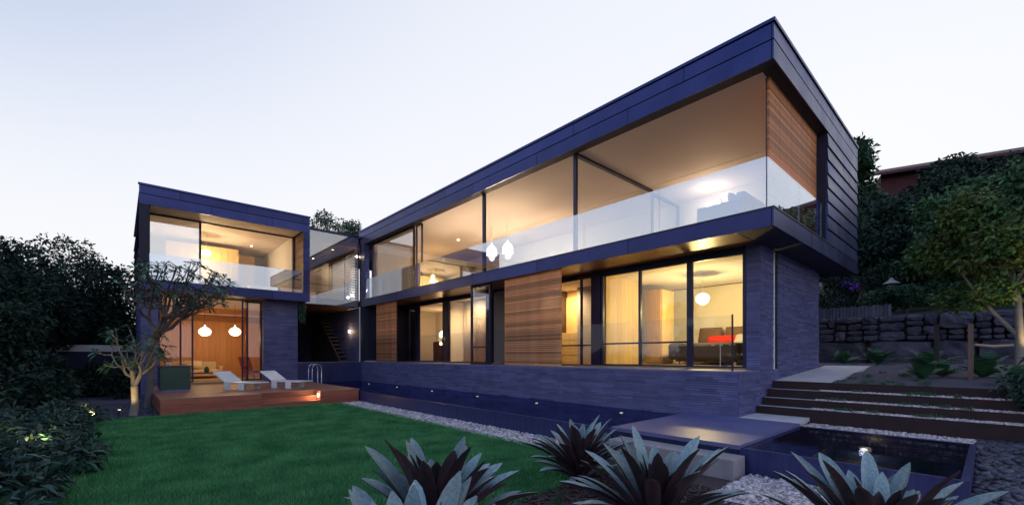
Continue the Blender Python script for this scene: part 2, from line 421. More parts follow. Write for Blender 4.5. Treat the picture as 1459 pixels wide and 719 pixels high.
# roofs
bx('roof', 'zinc_dark', H, 9.13, 16.55, 2.79, 28, R0 + .10, R1 - .05)
panel_rows('x', 9.09, 2.792, 21.7, fas, 3.1)
panel_rows('y', 2.75, 9.09, 16.6, fas, 2.5)
bx('roof_edge_cap', 'zinc', H, 9.06, 9.16, 2.72, 21.7, R1 - .065, R1)
bx('roof_edge_cap', 'zinc', H, 9.16, 16.63, 2.72, 2.82, R1 - .065, R1)
bx('soffit_trim', 'zinc_dark', H, 9.121, 9.40, 2.781, 21.7, R0 + .004, R0 + .06)
bx('soffit_trim', 'zinc_dark', H, 9.401, 16.5, 2.781, 3.04, R0 + .004, R0 + .06)
bx('ceiling', 'ceiling', H, 9.402, 13.09, 3.042, 21.0, R0 + .03, R0 + .098)
bx('ceiling', 'ceiling', H, 13.11, 16.4, 3.042, 21.0, R0 + .03, R0 + .098)
# first floor slab
bx('floor_slab', 'zinc_dark', H, 9.13, 16.55, 2.79, 21.3, S0 + .02, S1 - .02)
panel_rows('x', 9.09, 2.792, 21.7, [(S0, S1 - .03)], 3.1)
panel_rows('y', 2.75, 9.09, 16.6, [(S0, S1 - .03)], 2.5)
bx('slab_edge_cap', 'frame', H, 9.075, 9.25, 2.735, 21.7, S1 - .028, S1)
bx('slab_edge_cap', 'frame', H, 9.251, 16.6, 2.735, 2.95, S1 - .028, S1)
bx('terrace_floor', 'floor_grey', H, 9.26, 16.4, 2.96, 21.2, S1 - .019, S1 + .0)
# timber lined soffit under the slab, board by board
yy = 3.3
k = 0
for i in range(9):
    x0 = 9.14 + i * .15
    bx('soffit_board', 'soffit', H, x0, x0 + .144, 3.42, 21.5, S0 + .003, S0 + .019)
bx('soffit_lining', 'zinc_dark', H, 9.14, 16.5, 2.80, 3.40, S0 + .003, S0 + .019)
# end wall cladding (upper floor)
rows = [(S1 + .004 + i * .344, S1 + .004 + i * .344 + .328) for i in range(8)]
bx('wall', 'zinc_dark', H, 13.14, 16.55, 2.80, 3.02, S1, R0 + .09)
for (z0, z1) in rows:
    # each board leans a little so that its lower edge stands proud
    for (xa, xb) in ((13.1, 14.78), (14.788, 16.6)):
        m = MB(); y0 = 2.75
        m.add([(xa, y0 - .012, z0), (xb, y0 - .012, z0), (xb, y0 + .016, z1), (xa, y0 + .016, z1), (xa, y0 + .05, z0), (xb, y0 + .05, z0), (xb, y0 + .05, z1), (xa, y0 + .05, z1)],
              [(0, 1, 2, 3), (5, 4, 7, 6), (1, 0, 4, 5), (3, 2, 6, 7), (0, 3, 7, 4), (2, 1, 5, 6)])
        m.build('zinc_panel', 'zinc', H)
bx('wall', 'zinc_dark', H, 13.10, 13.138, 2.802, 3.10, S1, R0 + .02)
bx('wall', 'zinc_dark', H, 16.4, 16.55, 3.03, 28, S1, R0 + .09)
bx('wall', 'plaster', H, 15.3, 15.38, 3.03, 21, S1 + .001, R0 + .028)
# zinc corner pier at the far end of the long front, board by board
bx('corner_pier', 'zinc_dark', H, 9.13, 9.34, 21.1, 21.66, GF, R0 + .02)
for (z0, z1) in rows:
    bx('zinc_panel', 'zinc', H, 9.10, 9.128, 21.1, 21.69, z0, z1)
    bx('zinc_panel', 'zinc', H, 9.13, 9.36, 21.07, 21.098, z0, z1)

# --- windows of the upper floor
def window(parent, axis, c, a0, a1, z0, z1, mat='glass', fw=.05, fd=.08, transom=None, mull=(), name='window'):
    """glazed frame on plane axis=c between a0 and a1: a part of the house with frame members and panes as sub-parts"""
    def q(lo, hi, p0, p1, za, zb, nm, mt, par):
        if axis == 'x': return bx(nm, mt, par, lo, hi, p0, p1, za, zb)
        return bx(nm, mt, par, p0, p1, lo, hi, za, zb)
    w = q(c - fd / 2, c + fd / 2, a0, a1, z0, z0 + fw, name, 'frame', parent)
    q(c - fd / 2, c + fd / 2, a0, a1, z1 - fw, z1, 'frame', 'frame', w)
    xs = [a0 + fw / 2] + list(mull) + [a1 - fw / 2]
    for x in xs: q(c - fd / 2 + .003, c + fd / 2 - .003, x - fw / 2, x + fw / 2, z0 + fw, z1 - fw, 'frame', 'frame', w)
    for i in range(len(xs) - 1):
        q(c - .006, c + .006, xs[i] + fw / 2, xs[i + 1] - fw / 2, z0 + fw, z1 - fw, 'pane', mat, w)
        if transom: q(c - fd / 2 + .006, c - .010, xs[i] + fw / 2, xs[i + 1] - fw / 2, transom - .022, transom + .022, 'frame', 'frame', w)
    return w
window(H, 'x', 9.45, 16.75, 20.95, S1, R0 + .02, 'glass_mirror', fw=.07)
window(H, 'x', 9.52, 16.2, 16.7, S1, R0 + .02, 'glass_clear', fw=.05)
bx('post', 'frame', H, 9.36, 9.44, 11.78, 11.90, S1, R0 + .03)
bx('post', 'frame', H, 9.36, 9.44, 7.72, 7.82, S1, R0 + .03)
bx('ceiling_track', 'frame', H, 9.445, 13.4, 7.71, 7.83, R0 - .035, R0 + .029)
window(H, 'y', 7.77, 13.42, 15.29, S1 + .001, R0 - .05, 'glass', fw=.09)
# --- upper balustrades
def balustrade(axis, c, cuts, z0, z1, mat, gap=.008):
    b = None
    for i in range(len(cuts) - 1):
        a0, a1 = cuts[i] + gap / 2, cuts[i + 1] - gap / 2
        if axis == 'x': o = bx('balustrade', mat, H, c - .007, c + .007, a0, a1, z0, z1)
        else: o = bx('balustrade', mat, H, a0, a1, c - .007, c + .007, z0, z1)
balustrade('x', 9.17, [2.9, 5.11, 7.29, 9.56, 11.82, 14.0, 16.3, 18.6, 20.98], S1 + .001, S1 + .99, 'glass_balustrade')
balustrade('y', 2.885, [9.18, 11.2, 13.06], S1 + .001, S1 + .99, 'glass_balustrade')
# --- timber screen at the end of the terrace
def screen(axis, c, a0, a1, z0, z1, pitch, h, d=.04, stiles=(), mat='slat'):
    def q(p0, p1, za, zb, lo, hi, nm, mt, par):
        if axis == 'x': return bx(nm, mt, par, lo, hi, p0, p1, za, zb)
        return bx(nm, mt, par, p0, p1, lo, hi, za, zb)
    s = q(a0 + .02, a0 + .07, z0, z1, c + d * .55, c + d * 1.4, 'timber_screen', 'screen_frame', H)
    for st in list(stiles) + [a1 - .07]: q(st, st + .05, z0, z1, c + d * .55, c + d * 1.4, 'stile', 'screen_frame', s)
    me = None; n = int((z1 - z0) / pitch)
    o = org(H)
    for i in range(n):
        z = z0 + (i + .5) * (z1 - z0) / n
        if me is None:
            m = MB()
            if axis == 'x': m.box(-d / 2, d / 2, a0 - (a0 + a1) / 2, a1 - (a0 + a1) / 2, -h / 2, h / 2)
            else: m.box(a0 - (a0 + a1) / 2, a1 - (a0 + a1) / 2, -d / 2, d / 2, -h / 2, h / 2)
            me = m.mesh('slat', mat)
        mid = (a0 + a1) / 2
        loc = (c, mid, z) if axis == 'x' else (mid, c, z)
        j = random.uniform(-.003, .003)
        place('slat', me, s, (loc[0] - o[0] + (j if axis == 'x' else 0), loc[1] - o[1] + (0 if axis == 'x' else j), loc[2] - o[2]))
    return s
screen('y', 3.0, 9.60, 13.04, S1 + .01, R0 - .01, .052, .034, stiles=(10.7, 11.8))

# --- ground floor of the long wing
def strips(name, axis, c, a0, a1, z0, z1, parent, out=-1, course=.05, lmin=.25, lmax=.95, depth=.03):
    """long thin split stones laid in courses, each proud of the wall by its own amount"""
    m = MB(); n = max(1, round((z1 - z0) / course)); hgt = (z1 - z0) / n
    for i in range(n):
        za = z0 + i * hgt + .004; zb = z0 + (i + 1) * hgt - .004
        a = a0; first = True
        while a < a1 - 1e-4:
            ln = random.uniform(lmin, lmax) * (random.uniform(.3, 1) if first else 1); first = False
            b = min(a + ln, a1)
            if a1 - b < .12: b = a1
            p = c + out * random.uniform(0, .016); q_ = c - out * depth
            m.a = min(1, max(0, random.gauss(.5, .2)))
            if axis == 'x': m.box(p, q_, a + .002, b - .002, za, zb)
            else: m.box(a + .002, b - .002, p, q_, za, zb)
            a = b
    return m.build(name, 'stone', parent, kind='stuff')
# plinth
w = bx('plinth_wall', 'stone_core', H, 9.15, 10.3, 3.43, 21.5, -.1, COP - .035)
strips('stone_strips', 'x', 9.12, 3.40, 21.5, 0, COP - .03, w)
strips('stone_strips', 'y', 3.40, 9.152, 10.36, 0, COP - .03, w)
bx('coping', 'coping', H, 9.10, 10.30, 3.385, 21.5, COP - .03, COP)
# end wall with slot window
w = bx('stone_wall', 'stone_core', H, 10.39, 11.2, 3.43, 3.68, COP - .03, S0)
strips('stone_strips', 'y', 3.40, 10.362, 11.2, COP - .03, S0, w)
strips('stone_strips', 'x', 10.36, 3.402, 3.68, COP + .01, S0, w)
bx('stone_wall', 'stone_core', H, 10.39, 15.1, 3.43, 3.68, -.1, COP - .035)
w = bx('stone_wall', 'stone_core', H, 11.55, 15.1, 3.43, 3.68, COP - .03, S0)
strips('stone_strips', 'y', 3.40, 11.55, 15.1, COP - .03, S0, w)
strips('stone_strips', 'y', 3.40, 10.362, 15.1, .2, COP - .032, w)
bx('window_sill', 'coping', H, 11.2, 11.55, 3.385, 3.68, COP - .029, COP + .0)
window(H, 'y', 3.60, 11.2, 11.55, COP + .001, S0, 'glass', fw=.03, name='slot_window')
bx('window_reveal', 'white', H, 11.205, 11.28, 3.388, 3.43, COP + .002, S0 - .05)
bx('wall', 'stone_core', H, 15.0, 15.1, 3.69, 21, GF - .2, S0)
bx('wall', 'plaster', H, 14.93, 14.99, 3.69, 10.7, GF, S0 - .10)
bx('wall', 'plaster', H, 10.45, 14.92, 3.69, 3.73, GF, S0 - .10) if False else None
# floor and ceilings inside
bx('room_floor', 'floor', H, 10.31, 14.99, 3.69, 21.2, COP - .1, GF - .01)
bx('ceiling', 'plaster', H, 10.44, 14.92, 3.70, 21.2, S0 - .08, S0 + .002)
# bedroom glazing: three tall panes with a low rail in two of them
window(H, 'x', 10.40, 4.985, 7.62, GF - .04, S0 - .10, 'glass', fw=.07, transom=1.65 + 15.5 / 619 * 13, mull=(6.36,))
window(H, 'x', 10.40, 3.69, 4.984, GF - .04, S0 - .10, 'glass', fw=.07)
bx('window_head', 'frame', H, 10.36, 10.43, 3.70, 21.2, S0 - .099, S0 + .002)
bx('post', 'frame', H, 10.33, 10.46, 7.63, 7.92, COP + .001, S0 - .10)
# next room: closet bay, then sliding glass door, screens
window(H, 'x', 10.40, 7.93, 10.2, GF - .04, S0 - .10, 'glass', fw=.05, transom=1.62 + 15.5 / 619 * 13, mull=(8.36,))
screen('x', 9.24, 8.16, 10.56, COP + .02, S0 - .005, .056, .043, stiles=(9.3,))
screen('x', 9.24, 17.99, 20.0, COP + .02, S0 - .005, .052, .036, stiles=())
window(H, 'x', 9.30, 11.36, 12.45, COP + .001, S0 - .005, 'glass_mirror', fw=.06, transom=1.68 + .25, name='sliding_door')
window(H, 'x', 10.40, 12.9, 15.5, GF - .04, S0 - .10, 'glass', fw=.06)
window(H, 'x', 10.40, 15.9, 18.0, GF - .04, S0 - .10, 'glass', fw=.06)
window(H, 'x', 10.40, 18.3, 20.9, GF - .04, S0 - .10, 'glass', fw=.06, transom=1.95, mull=(18.9,))
bx('post', 'dark_wood', H, 10.34, 10.46, 15.52, 15.88, COP + .001, S0 - .10)
bx('post', 'frame', H, 10.34, 10.46, 18.02, 18.28, COP + .001, S0 - .10)
bx('post', 'frame', H, 10.34, 10.46, 12.6, 12.88, COP + .001, S0 - .10)
# partitions
for y in (7.66, 10.62, 12.75, 15.70):
    bx('partition', 'oak' if y < 8 else ('dark_wood' if y == 10.62 else 'plaster'), H, 10.5, 14.92, y, y + .09, GF, S0 - .081) if y != 7.66 else None
for i in range(10):                                   # oak boards lining the bedroom partition
    bx('wall_board', 'oak', H, 10.62 + i * .195, 10.62 + i * .195 + .191, 7.62, 7.66, GF, S0 - .081)
bx('partition', 'oak', H, 10.62, 12.58, 7.662, 7.74, GF, S0 - .081)
bx('partition', 'plaster', H, 12.6, 14.92, 8.3, 8.36, GF, S0 - .081)
for i in range(8): bx('wall_board', 'oak', H, 12.30, 12.34, 8.37 + i * .28, 8.37 + i * .28 + .274, GF, S0 - .30)
bx('partition', 'oak_dark', H, 12.341, 12.40, 8.37, 10.6, GF, S0 - .081)
bx('partition', 'grey_cloth', H, 11.9, 11.96, 8.4, 9.76, GF, S0 - .081)
bx('partition', 'plaster', H, 13.2, 13.26, 12.85, 21, GF, S0 - .081)
bx('wall', 'plaster', H, 10.5, 14.92, 21.0, 21.08, GF, S0 - .081)
bx('wall', 'stone_core', H, 9.36, 15, 21.2, 21.4, GF, S0)
bx('partition', 'dark_wood', H, 10.8, 10.86, 18.95, 20.95, GF, S0 - .081)  # added dark sheet, stands in for the dim room behind this window
bx('wall', 'dark_wood', H, 11.2, 11.26, 10.72, 12.74, GF, S0 - .081)
# glass balustrade of the terrace
balustrade('x', 9.19, [3.55, 5.6, 7.7, 9.8, 11.9, 14, 16.1, 18.2, 20.3], COP + .001, COP + 1.13, 'glass_low')
bx('balustrade_post', 'frame', H, 9.175, 9.205, 3.515, 3.54, COP + .001, COP + 1.15)

# --- wing at the back of the garden
LF = .55                                              # its floor, just above the deck
rows_l = [(S0 + .004 + i * .344, S0 + .004 + i * .344 + .332) for i in range(9)]
bx('roof', 'zinc_dark', H, .60, 6.40, 20.95, 28.9, R0 + .10, R1 - .05)
panel_rows('y', 20.9, .53, 6.45, fas, 2.2)
bx('roof_edge_cap', 'zinc', H, .50, 6.48, 20.87, 20.97, R1 - .065, R1)
bx('floor_slab', 'zinc_dark', H, .60, 6.40, 20.96, 28.9, S0 + .02, S1 - .02)
panel_rows('y', 20.9, .53, 6.45, [(S0, S1)], 2.2)
bx('ceiling', 'ceiling', H, .86, 6.1, 20.94, 28.5, R0 + .02, R0 + .098)
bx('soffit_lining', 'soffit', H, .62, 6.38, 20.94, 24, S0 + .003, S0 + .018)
bx('room_floor', 'floor', H, .86, 6.1, 21.0, 28.5, S1 - .018, S1 + .02)
# jambs of the box
for (z0, z1) in [(S1 + .004 + i * .344, S1 + .004 + i * .344 + .332) for i in range(8)]:
    bx('zinc_panel', 'zinc', H, 6.20, 6.45, 20.9, 20.93, z0, z1)
    bx('reveal_panel', 'soffit', H, 6.172, 6.198, 20.93, 22.1, z0, z1)  # brown puts the warm reflection into the panel colour
bx('zinc_panel', 'zinc_dark', H, .53, .80, 20.9, 20.93, S1 + .004, R0 - .002)
bx('wall', 'zinc_dark', H, .60, .82, 20.932, 28.8, S1, R0 + .09)
bx('wall', 'zinc_dark', H, 6.2, 6.40, 20.932, 28.8, S1, R0 + .09)
for (z0, z1) in rows_l + [(R0 + .372, R0 + .672)]:
    for y0 in (20.94, 23.6, 26.3):
        m = MB(); x0 = .55
        m.add([(x0 - .03, y0, z0), (x0 - .03, y0 + 2.64, z0), (x0 + .012, y0 + 2.64, z1), (x0 + .012, y0, z1), (x0 + .048, y0, z0), (x0 + .048, y0 + 2.64, z0), (x0 + .048, y0 + 2.64, z1), (x0 + .048, y0, z1)],
              [(3, 2, 1, 0), (4, 5, 6, 7), (0, 1, 5, 4), (2, 3, 7, 6), (3, 0, 4, 7), (1, 2, 6, 5)])
        m.build('zinc_panel', 'zinc', H)
window(H, 'y', 22.2, .83, 2.52, S1 + .02, R0 + .02, 'glass_film', fw=.06)
window(H, 'y', 22.28, 2.50, 6.17, S1 + .02, R0 + .02, 'glass_clear', fw=.05)
balustrade('y', 21.05, [.82, 3.4, 6.17], S1 + .001, S1 + 1.0, 'glass_balustrade')
# upper room
bx('wall', 'plaster', H, .83, 6.19, 28.0, 28.1, S1 + .021, R0 + .019)
bx('wall', 'plaster', H, 6.10, 6.165, 22.4, 27.9, S1 + .021, R0 + .019)
bx('wall', 'plaster', H, .83, .88, 22.4, 27.9, S1 + .021, R0 + .019)
for i in range(12): bx('wall_board', 'oak', H, 1.6 + i * .24, 1.6 + i * .24 + .235, 25.6, 25.66, S1 + .021, R0 - .25)
bx('wall_board', 'oak_dark', H, 4.6, 5.35, 26.4, 26.46, S1 + .021, R0 - .35)
# ground floor piers
w = bx('stone_wall', 'stone_core', H, 4.74, 6.07, 21.53, 21.85, 0, S0)
strips('stone_strips', 'y', 21.5, 4.71, 6.1, .44, S0, w)
strips('stone_strips', 'x', 4.71, 21.502, 21.85, .44, S0, w)
bx('stone_wall', 'stone_core', H, 6.0, 6.07, 21.86, 28, 0, S0)
w = bx('stone_wall', 'stone_core', H, .62, 1.08, 21.53, 28, 0, S0)
strips('stone_strips', 'y', 21.5, .60, 1.11, .0, S0, w)
strips('stone_strips', 'x', .60, 21.53, 28, .0, S0, w)
# ground floor room behind folding glass doors
bx('room_floor', 'floor', H, 1.1, 6.0, 21.55, 27.5, .2, LF)
bx('ceiling', 'ceiling', H, 1.1, 6.0, 22.0, 27.5, S0 - .07, S0 + .002)
for i in range(20): bx('wall_board', 'cedar', H, 1.12 + i * .245, 1.12 + i * .245 + .24, 26.4, 26.46, LF, 3.35)
bx('wall_board', 'dark_wood', H, 1.12, 6.0, 26.42, 26.5, 3.351, 3.70)
for i in range(22): bx('vent_slat', 'cedar', H, 1.12, 6.0, 26.36, 26.40, 3.36 + i * .016, 3.36 + i * .016 + .009) if i < 21 else None
bx('wall_board', 'cedar', H, 1.12, 6.0, 26.4, 26.46, 3.71, S0 - .071)
bx('wall', 'cedar', H, 1.09, 1.11, 21.9, 26.39, LF, S0 - .071)
bx('wall', 'red_panel', H, 5.94, 5.99, 21.9, 26.39, LF, S0 - .071)
window(H, 'y', 21.9, 1.11, 2.24, LF, S0 - .08, 'glass', fw=.06, mull=(1.82,), name='folding_door')
# one leaf standing open, turned outward
def leaf_door(hx, hy, ang, wd, z0, z1):
    d = Vector((math.cos(ang), math.sin(ang), 0)); n = Vector((-d.y, d.x, 0)); up = Vector((0, 0, 1)); p = Vector((hx, hy, z0))
    hgt = z1 - z0
    f = MB().obox(p, d, n, up, wd, .05, .06).build('folding_door', 'frame', H)
    MB().obox(p + up * (hgt - .06), d, n, up, wd, .05, .06).build('frame', 'frame', f)
    for s_ in (0, wd - .06): MB().obox(p + d * s_ + up * .06 + n * .002, d, n, up, .06, .046, hgt - .12).build('frame', 'frame', f)
    MB().obox(p + d * .06 + up * .06 + n * .02, d, n, up, wd - .12, .01, hgt - .12).build('pane', 'glass', f)
    MB().obox(p + d * .06 + up * .55 + n * .004, d, n, up, wd - .12, .042, .04).build('frame', 'frame', f)
leaf_door(4.14, 21.86, rad(-112), 1.0, LF, S0 - .08)
window(H, 'y', 21.9, 4.10, 4.71, LF, S0 - .08, 'glass', fw=.06, name='folding_door')

# --- glazed link between the wings
bx('pool_end_wall', 'stone_core', H, 6.13, 9.14, 21.55, 22.1, -.1, COP - .02)
bx('pool_end_panel', 'pool_wall', H, 6.10, 7.6, 21.50, 21.546, 0, COP - .02)
bx('pool_end_panel', 'pool_wall', H, 7.61, 9.118, 21.50, 21.546, 0, COP - .02)
bx('coping', 'coping', H, 6.10, 9.30, 21.49, 22.1, COP - .019, COP)
bx('link_roof', 'zinc_dark', H, 6.46, 9.12, 21.75, 28.5, R0 + .25, R0 + .44)
bx('link_roof_edge', 'frame', H, 6.46, 9.06, 21.66, 21.74, R0 + .42, R0 + .50)
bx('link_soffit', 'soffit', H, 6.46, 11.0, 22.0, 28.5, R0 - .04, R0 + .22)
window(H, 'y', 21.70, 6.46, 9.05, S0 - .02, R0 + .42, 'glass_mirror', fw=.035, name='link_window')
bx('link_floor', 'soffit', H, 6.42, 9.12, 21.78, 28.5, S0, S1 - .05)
bx('wall', 'plaster', H, 6.42, 11, 28.2, 28.3, 0, R0)
bx('wall', 'plaster', H, 9.35, 9.40, 23.6, 28.1, S1, R0 - .05)
def louvre(axis, c, a0, a1, z0, z1, n):
    s = bx('louvre_blind', 'frame', H, *((c - .03, c + .03, a0 - .04, a0) if axis == 'x' else (a0 - .04, a0, c - .03, c + .03)), z0, z1)
    me = None; o = org(H); mid = (a0 + a1) / 2
    m = MB()
    if axis == 'x': m.obox((-.03, -(a1 - a0) / 2, -.05), (.5, 0, .866), (0, 1, 0), (-.866, 0, .5), .12, a1 - a0, .008)
    else: m.obox((-(a1 - a0) / 2, -.03, -.05), (1, 0, 0), (0, .5, .866), (0, -.866, .5), a1 - a0, .12, .008)
    me = m.mesh('blade', 'screen_blind')
    for i in range(n):
        z = z0 + (i + .5) * (z1 - z0) / n
        place('blade', me, s, ((c if axis == 'x' else mid) - o[0], (mid if axis == 'x' else c) - o[1], z - o[2]))
louvre('x', 9.05, 23.55, 28.1, S1 + .1, R0 - .25, 17)
louvre('y', 23.5, 9.06, 9.75, S1 + .1, R0 - .25, 17)
w = bx('stone_wall', 'stone_core', H, 9.16, 9.4, 21.75, 28, 0, S0)
strips('stone_strips', 'x', 9.13, 21.75, 28, COP, S0, w)
w = bx('stone_wall', 'stone_core', H, 6.12, 9.12, 27.5, 27.8, 0, S0)
bx('downpipe', 'white', H, 9.06, 9.10, 21.60, 21.64, COP, S0)
# stair in the link
for i in range(12):
    bx('stair_tread', 'dark_wood', H, 8.63, 9.1, 23.2 + i * .27, 23.2 + i * .27 + .30, COP + i * .215, COP + i * .215 + .06)
m = MB(); pg = [(22.9, COP + .001), (27.3, COP + .001), (27.3, S0 - .01), (26.5, S0 - .01)]
m.add([(8.55, a_, b_) for a_, b_ in pg] + [(8.62, a_, b_) for a_, b_ in pg], [(0, 1, 2, 3), (7, 6, 5, 4)] + [(i, (i + 1) % 4, (i + 1) % 4 + 4, i + 4) for i in range(4)])
m.build('stair_side', 'timber_dark', H)
# interior of the living room
for i in range(28):
    bx('wall_board', 'oak', H, 9.6 + i * .20, 9.6 + i * .20 + .196, 20.90, 20.95, S1 + .001, R0 - .35)
bx('wall', 'ceiling', H, 9.55, 15.29, 20.96, 21.05, S1, R0 + .028)
bx('wall_panel', 'red_panel', H, 15.22, 15.29, 17.6, 20.6, S1 + .001, R0 - .45)
bx('range_hood', 'brass', H, 14.6, 15.2, 17.0, 19.2, S1 + 1.35, S1 + 2.1)

# ------------------------------------------------------------------ lamps
def globe(name, label, c, rx, rz, ceil, watts, group=None, kind='globe', mat='lamp', col=WARM):
    t = thing(name, label, 'lamp', c, group=group)
    if kind == 'globe':
        prof = [(rx * math.sin(a), -rz * math.cos(a)) for a in [math.pi * i / 12 for i in range(13)]]
        MB().lathe(c, prof).build('lamp_shade', mat, t, smooth=True)
        MB().tube([(c[0], c[1], c[2] + rz - .01), (c[0], c[1], ceil)], .008, 6).build('cord', 'white', t)
        MB().lathe((c[0], c[1], ceil - .03), [(.0, 0), (.05, 0), (.05, .03), (0, .03)], 12).build('ceiling_rose', 'white', t)
    elif kind == 'onion':
        prof = [(0, -rz), (rx * .5, -rz * .9), (rx * .88, -rz * .5), (rx, 0), (rx * .9, rz * .4), (rx * .55, rz * .8), (rx * .15, rz * 1.05), (.02, rz * 1.5), (0, rz * 1.55)]
        MB().lathe(c, prof).build('lamp_shade', mat, t, smooth=True)
        MB().tube([(c[0], c[1], c[2] + rz * 1.6), (c[0], c[1], ceil)], .008, 6).build('cord', 'dark_wood', t)
    elif kind == 'cloche':
        prof = [(rx * .97, -rz), (rx, -rz * .6), (rx * .96, -rz * .1), (rx * .82, rz * .4), (rx * .5, rz * .82), (rx * .16, rz), (.03, rz * 1.04), (.03, rz * 1.4), (0, rz * 1.4)]
        MB().lathe(c, prof).build('lamp_shade', mat, t, smooth=True)
        MB().lathe(c, [(0, -rz * .98), (rx * .88, -rz * .98)], 20).build('diffuser', mat, t)
        MB().tube([(c[0], c[1], c[2] + rz * 1.4), (c[0], c[1], ceil)], .008, 6).build('cord', 'white', t)
    elif kind == 'table':
        prof = [(rx * math.sin(a), -rz * math.cos(a)) for a in [math.pi * i / 12 for i in range(13)]]
        MB().lathe(c, prof).build('lamp_shade', mat, t, smooth=True)
        MB().tube([(c[0], c[1], ceil), (c[0], c[1], c[2] - rz)], .02, 8).build('stem', 'dark_wood', t)
        MB().lathe((c[0], c[1], ceil), [(0, 0), (.11, 0), (.11, .02), (0, .02)], 14).build('base', 'dark_wood', t)
    light('lamp_light', (c[0], c[1], c[2] - (rz + .12 if kind != 'table' else -rz - .1)), watts, col, .12, parent=t)
    return t
def downlight(label, c, watts, spot=110, aim=None, group='recessed ceiling downlights'):
    t = thing('downlight', label, 'lamp', c, group=group)
    MB().lathe(c, [(.075, 0), (.075, -.012), (.055, -.012), (.055, -.004)], 14).build('trim_ring', 'white', t)
    MB().lathe((c[0], c[1], c[2] - .006), [(0, 0), (.054, 0)], 14).build('lens', 'lamp_small', t)
    light('downlight_beam', (c[0], c[1], c[2] - .05), watts, WARM, .05, 'SPOT', (c[0], c[1], c[2] - 2) if aim is None else aim, spot, .8, parent=t)
CU, CL_ = R0 + .029, S0 - .081
globe('pendant_lamp', 'flattened white globe pendant above the dark bed', (12.5, 5.62, 3.28), .19, .165, CL_, 64, col=(1, .72, .27))
globe('pendant_lamp', 'left glowing cloche pendant above the glass balustrade', (12.0, 14.6, 6.2), .23, .22, CU, 68, kind='cloche', col=SOFT)
globe('pendant_lamp', 'right glowing cloche pendant above the glass balustrade', (12.0, 13.55, 6.12), .23, .22, CU, 68, kind='cloche', col=SOFT)
globe('pendant_lamp', 'round pendant in the upper room of the back wing', (2.99, 24.5, 6.40), .20, .16, R0 + .019, 50, col=(1, .73, .40))
globe('pendant_lamp', 'left onion shaped pendant behind the folding doors', (2.88, 24, 2.72), .25, .20, S0 - .071, 11, kind='onion')
globe('pendant_lamp', 'right onion shaped pendant behind the open door leaf', (4.05, 24, 2.76), .25, .20, S0 - .071, 11, kind='onion')
t = globe('table_lamp', 'small glowing globe table lamp in front of oak boards upstairs', (12.3, 19.9, 5.55), .16, .16, 5.19, 8, kind='table')
globe('table_lamp', 'globe lamp standing on the dark chest of the ground floor room', (12.3, 18.95, 2.70), .17, .17, 2.34, 13, kind='table', col=(1, .58, .24))
downlight('downlight in the living room ceiling above the oak wall', (12.2, 17.4, CU), 28)
downlight('downlight above the yellow lit closet drawers', (11.35, 10.2, CL_), 95, 150, aim=(12.2, 10.2, 1.7))
downlight('added downlight that brightens the pale curtain', (10.56, 14.4, CL_), 60, 150, aim=(11.3, 14.6, 1.9))  # invented fitting between glass and curtain, there to light the curtain
downlight('downlight beside the pendant in the upper back wing room', (5.0, 25.4, R0 + .019), 18)

# ------------------------------------------------------------------ furniture
def rbox(mb, x0, x1, y0, y1, z0, z1): mb.box(x0, x1, y0, y1, z0, z1)
def cushion(name, mat, parent, c, sx, sy, sz, rot=(0, 0, 0), n=7):
    """soft pillow: pinched corners and a bulging middle, lying in local xy"""
    m = MB(); vs = []; R = Euler(rot).to_matrix()
    for s_ in (1, -1):
        for i in range(n):
            for j in range(n):
                u = i / (n - 1) * 2 - 1; v = j / (n - 1) * 2 - 1
                pin = 1 - .07 * (u * u + v * v) * .5 - .04 * (1 - abs(u)) * abs(v) - .04 * (1 - abs(v)) * abs(u)
                z = s_ * sz / 2 * max(0, (1 - u ** 4)) ** .5 * max(0, (1 - v ** 4)) ** .5
                q = R @ Vector((u * sx / 2 * pin, v * sy / 2 * pin, z)); vs.append(tuple(q + Vector(c)))
    fs = []
    for s_ in (0, 1):
        for i in range(n - 1):
            for j in range(n - 1):
                a = s_ * n * n + i * n + j; f = (a, a + n, a + n + 1, a + 1); fs.append(f if s_ == 0 else f[::-1])
    m.add(vs, fs)
    return m.build(name, mat, parent, smooth=True)
bed = thing('bed', 'bed with dark charcoal cover behind the tall bedroom window', 'bed', (13.8, 5.9, GF))
bx('cover', 'bed_cover', bed, 12.62, 14.85, 4.7, 6.78, GF + .14, GF + .64, bevel=.09)
bx('bed_base', 'dark_wood', bed, 12.8, 14.8, 4.8, 6.6, GF + .08, GF + .16)
for x in (12.85, 14.6):
    for y in (4.85, 6.5): bx('leg', 'steel', bed, x, x + .05, y, y + .05, GF - .01, GF + .09)
for y, mt, nm in ((6.30, 'pillow_brown', 'pillow'), (5.45, 'pillow_brown', 'pillow')):
    cushion(nm, mt, bed, (14.55, y, GF + .92), .62, .80, .2, (0, rad(-72), 0))
tag(cushion('cushion', 'red_cloth', None, (14.28, 5.8, GF + .78), .32, .95, .18, (0, rad(-60), 0)), 'red lumbar cushion on the dark bed', 'cushion')
tag(cushion('cushion', 'grey_cloth', None, (13.95, 5.05, GF + .76), .45, .5, .18, (0, rad(-50), 0)), 'pale grey cushion at the right end of the bed', 'cushion')
ward = thing('wardrobe', 'tall oak wardrobe left of the bed', 'wardrobe', (13.3, 7.4, GF))
bx('carcass', 'oak_dark', ward, 12.96, 13.72, 7.17, 7.72, GF - .01, 3.78)
bx('door', 'oak_dark', ward, 12.925, 12.955, 7.175, 7.715, GF + .05, 3.76)
bx('door', 'oak', ward, 12.97, 13.71, 7.135, 7.165, GF + .05, 3.76)
bx('handle', 'steel', ward, 12.905, 12.924, 7.24, 7.27, 2.2, 2.34)
st = thing('side_table', 'small steel side table in front of the bed', 'table', (11.6, 4.75, GF))
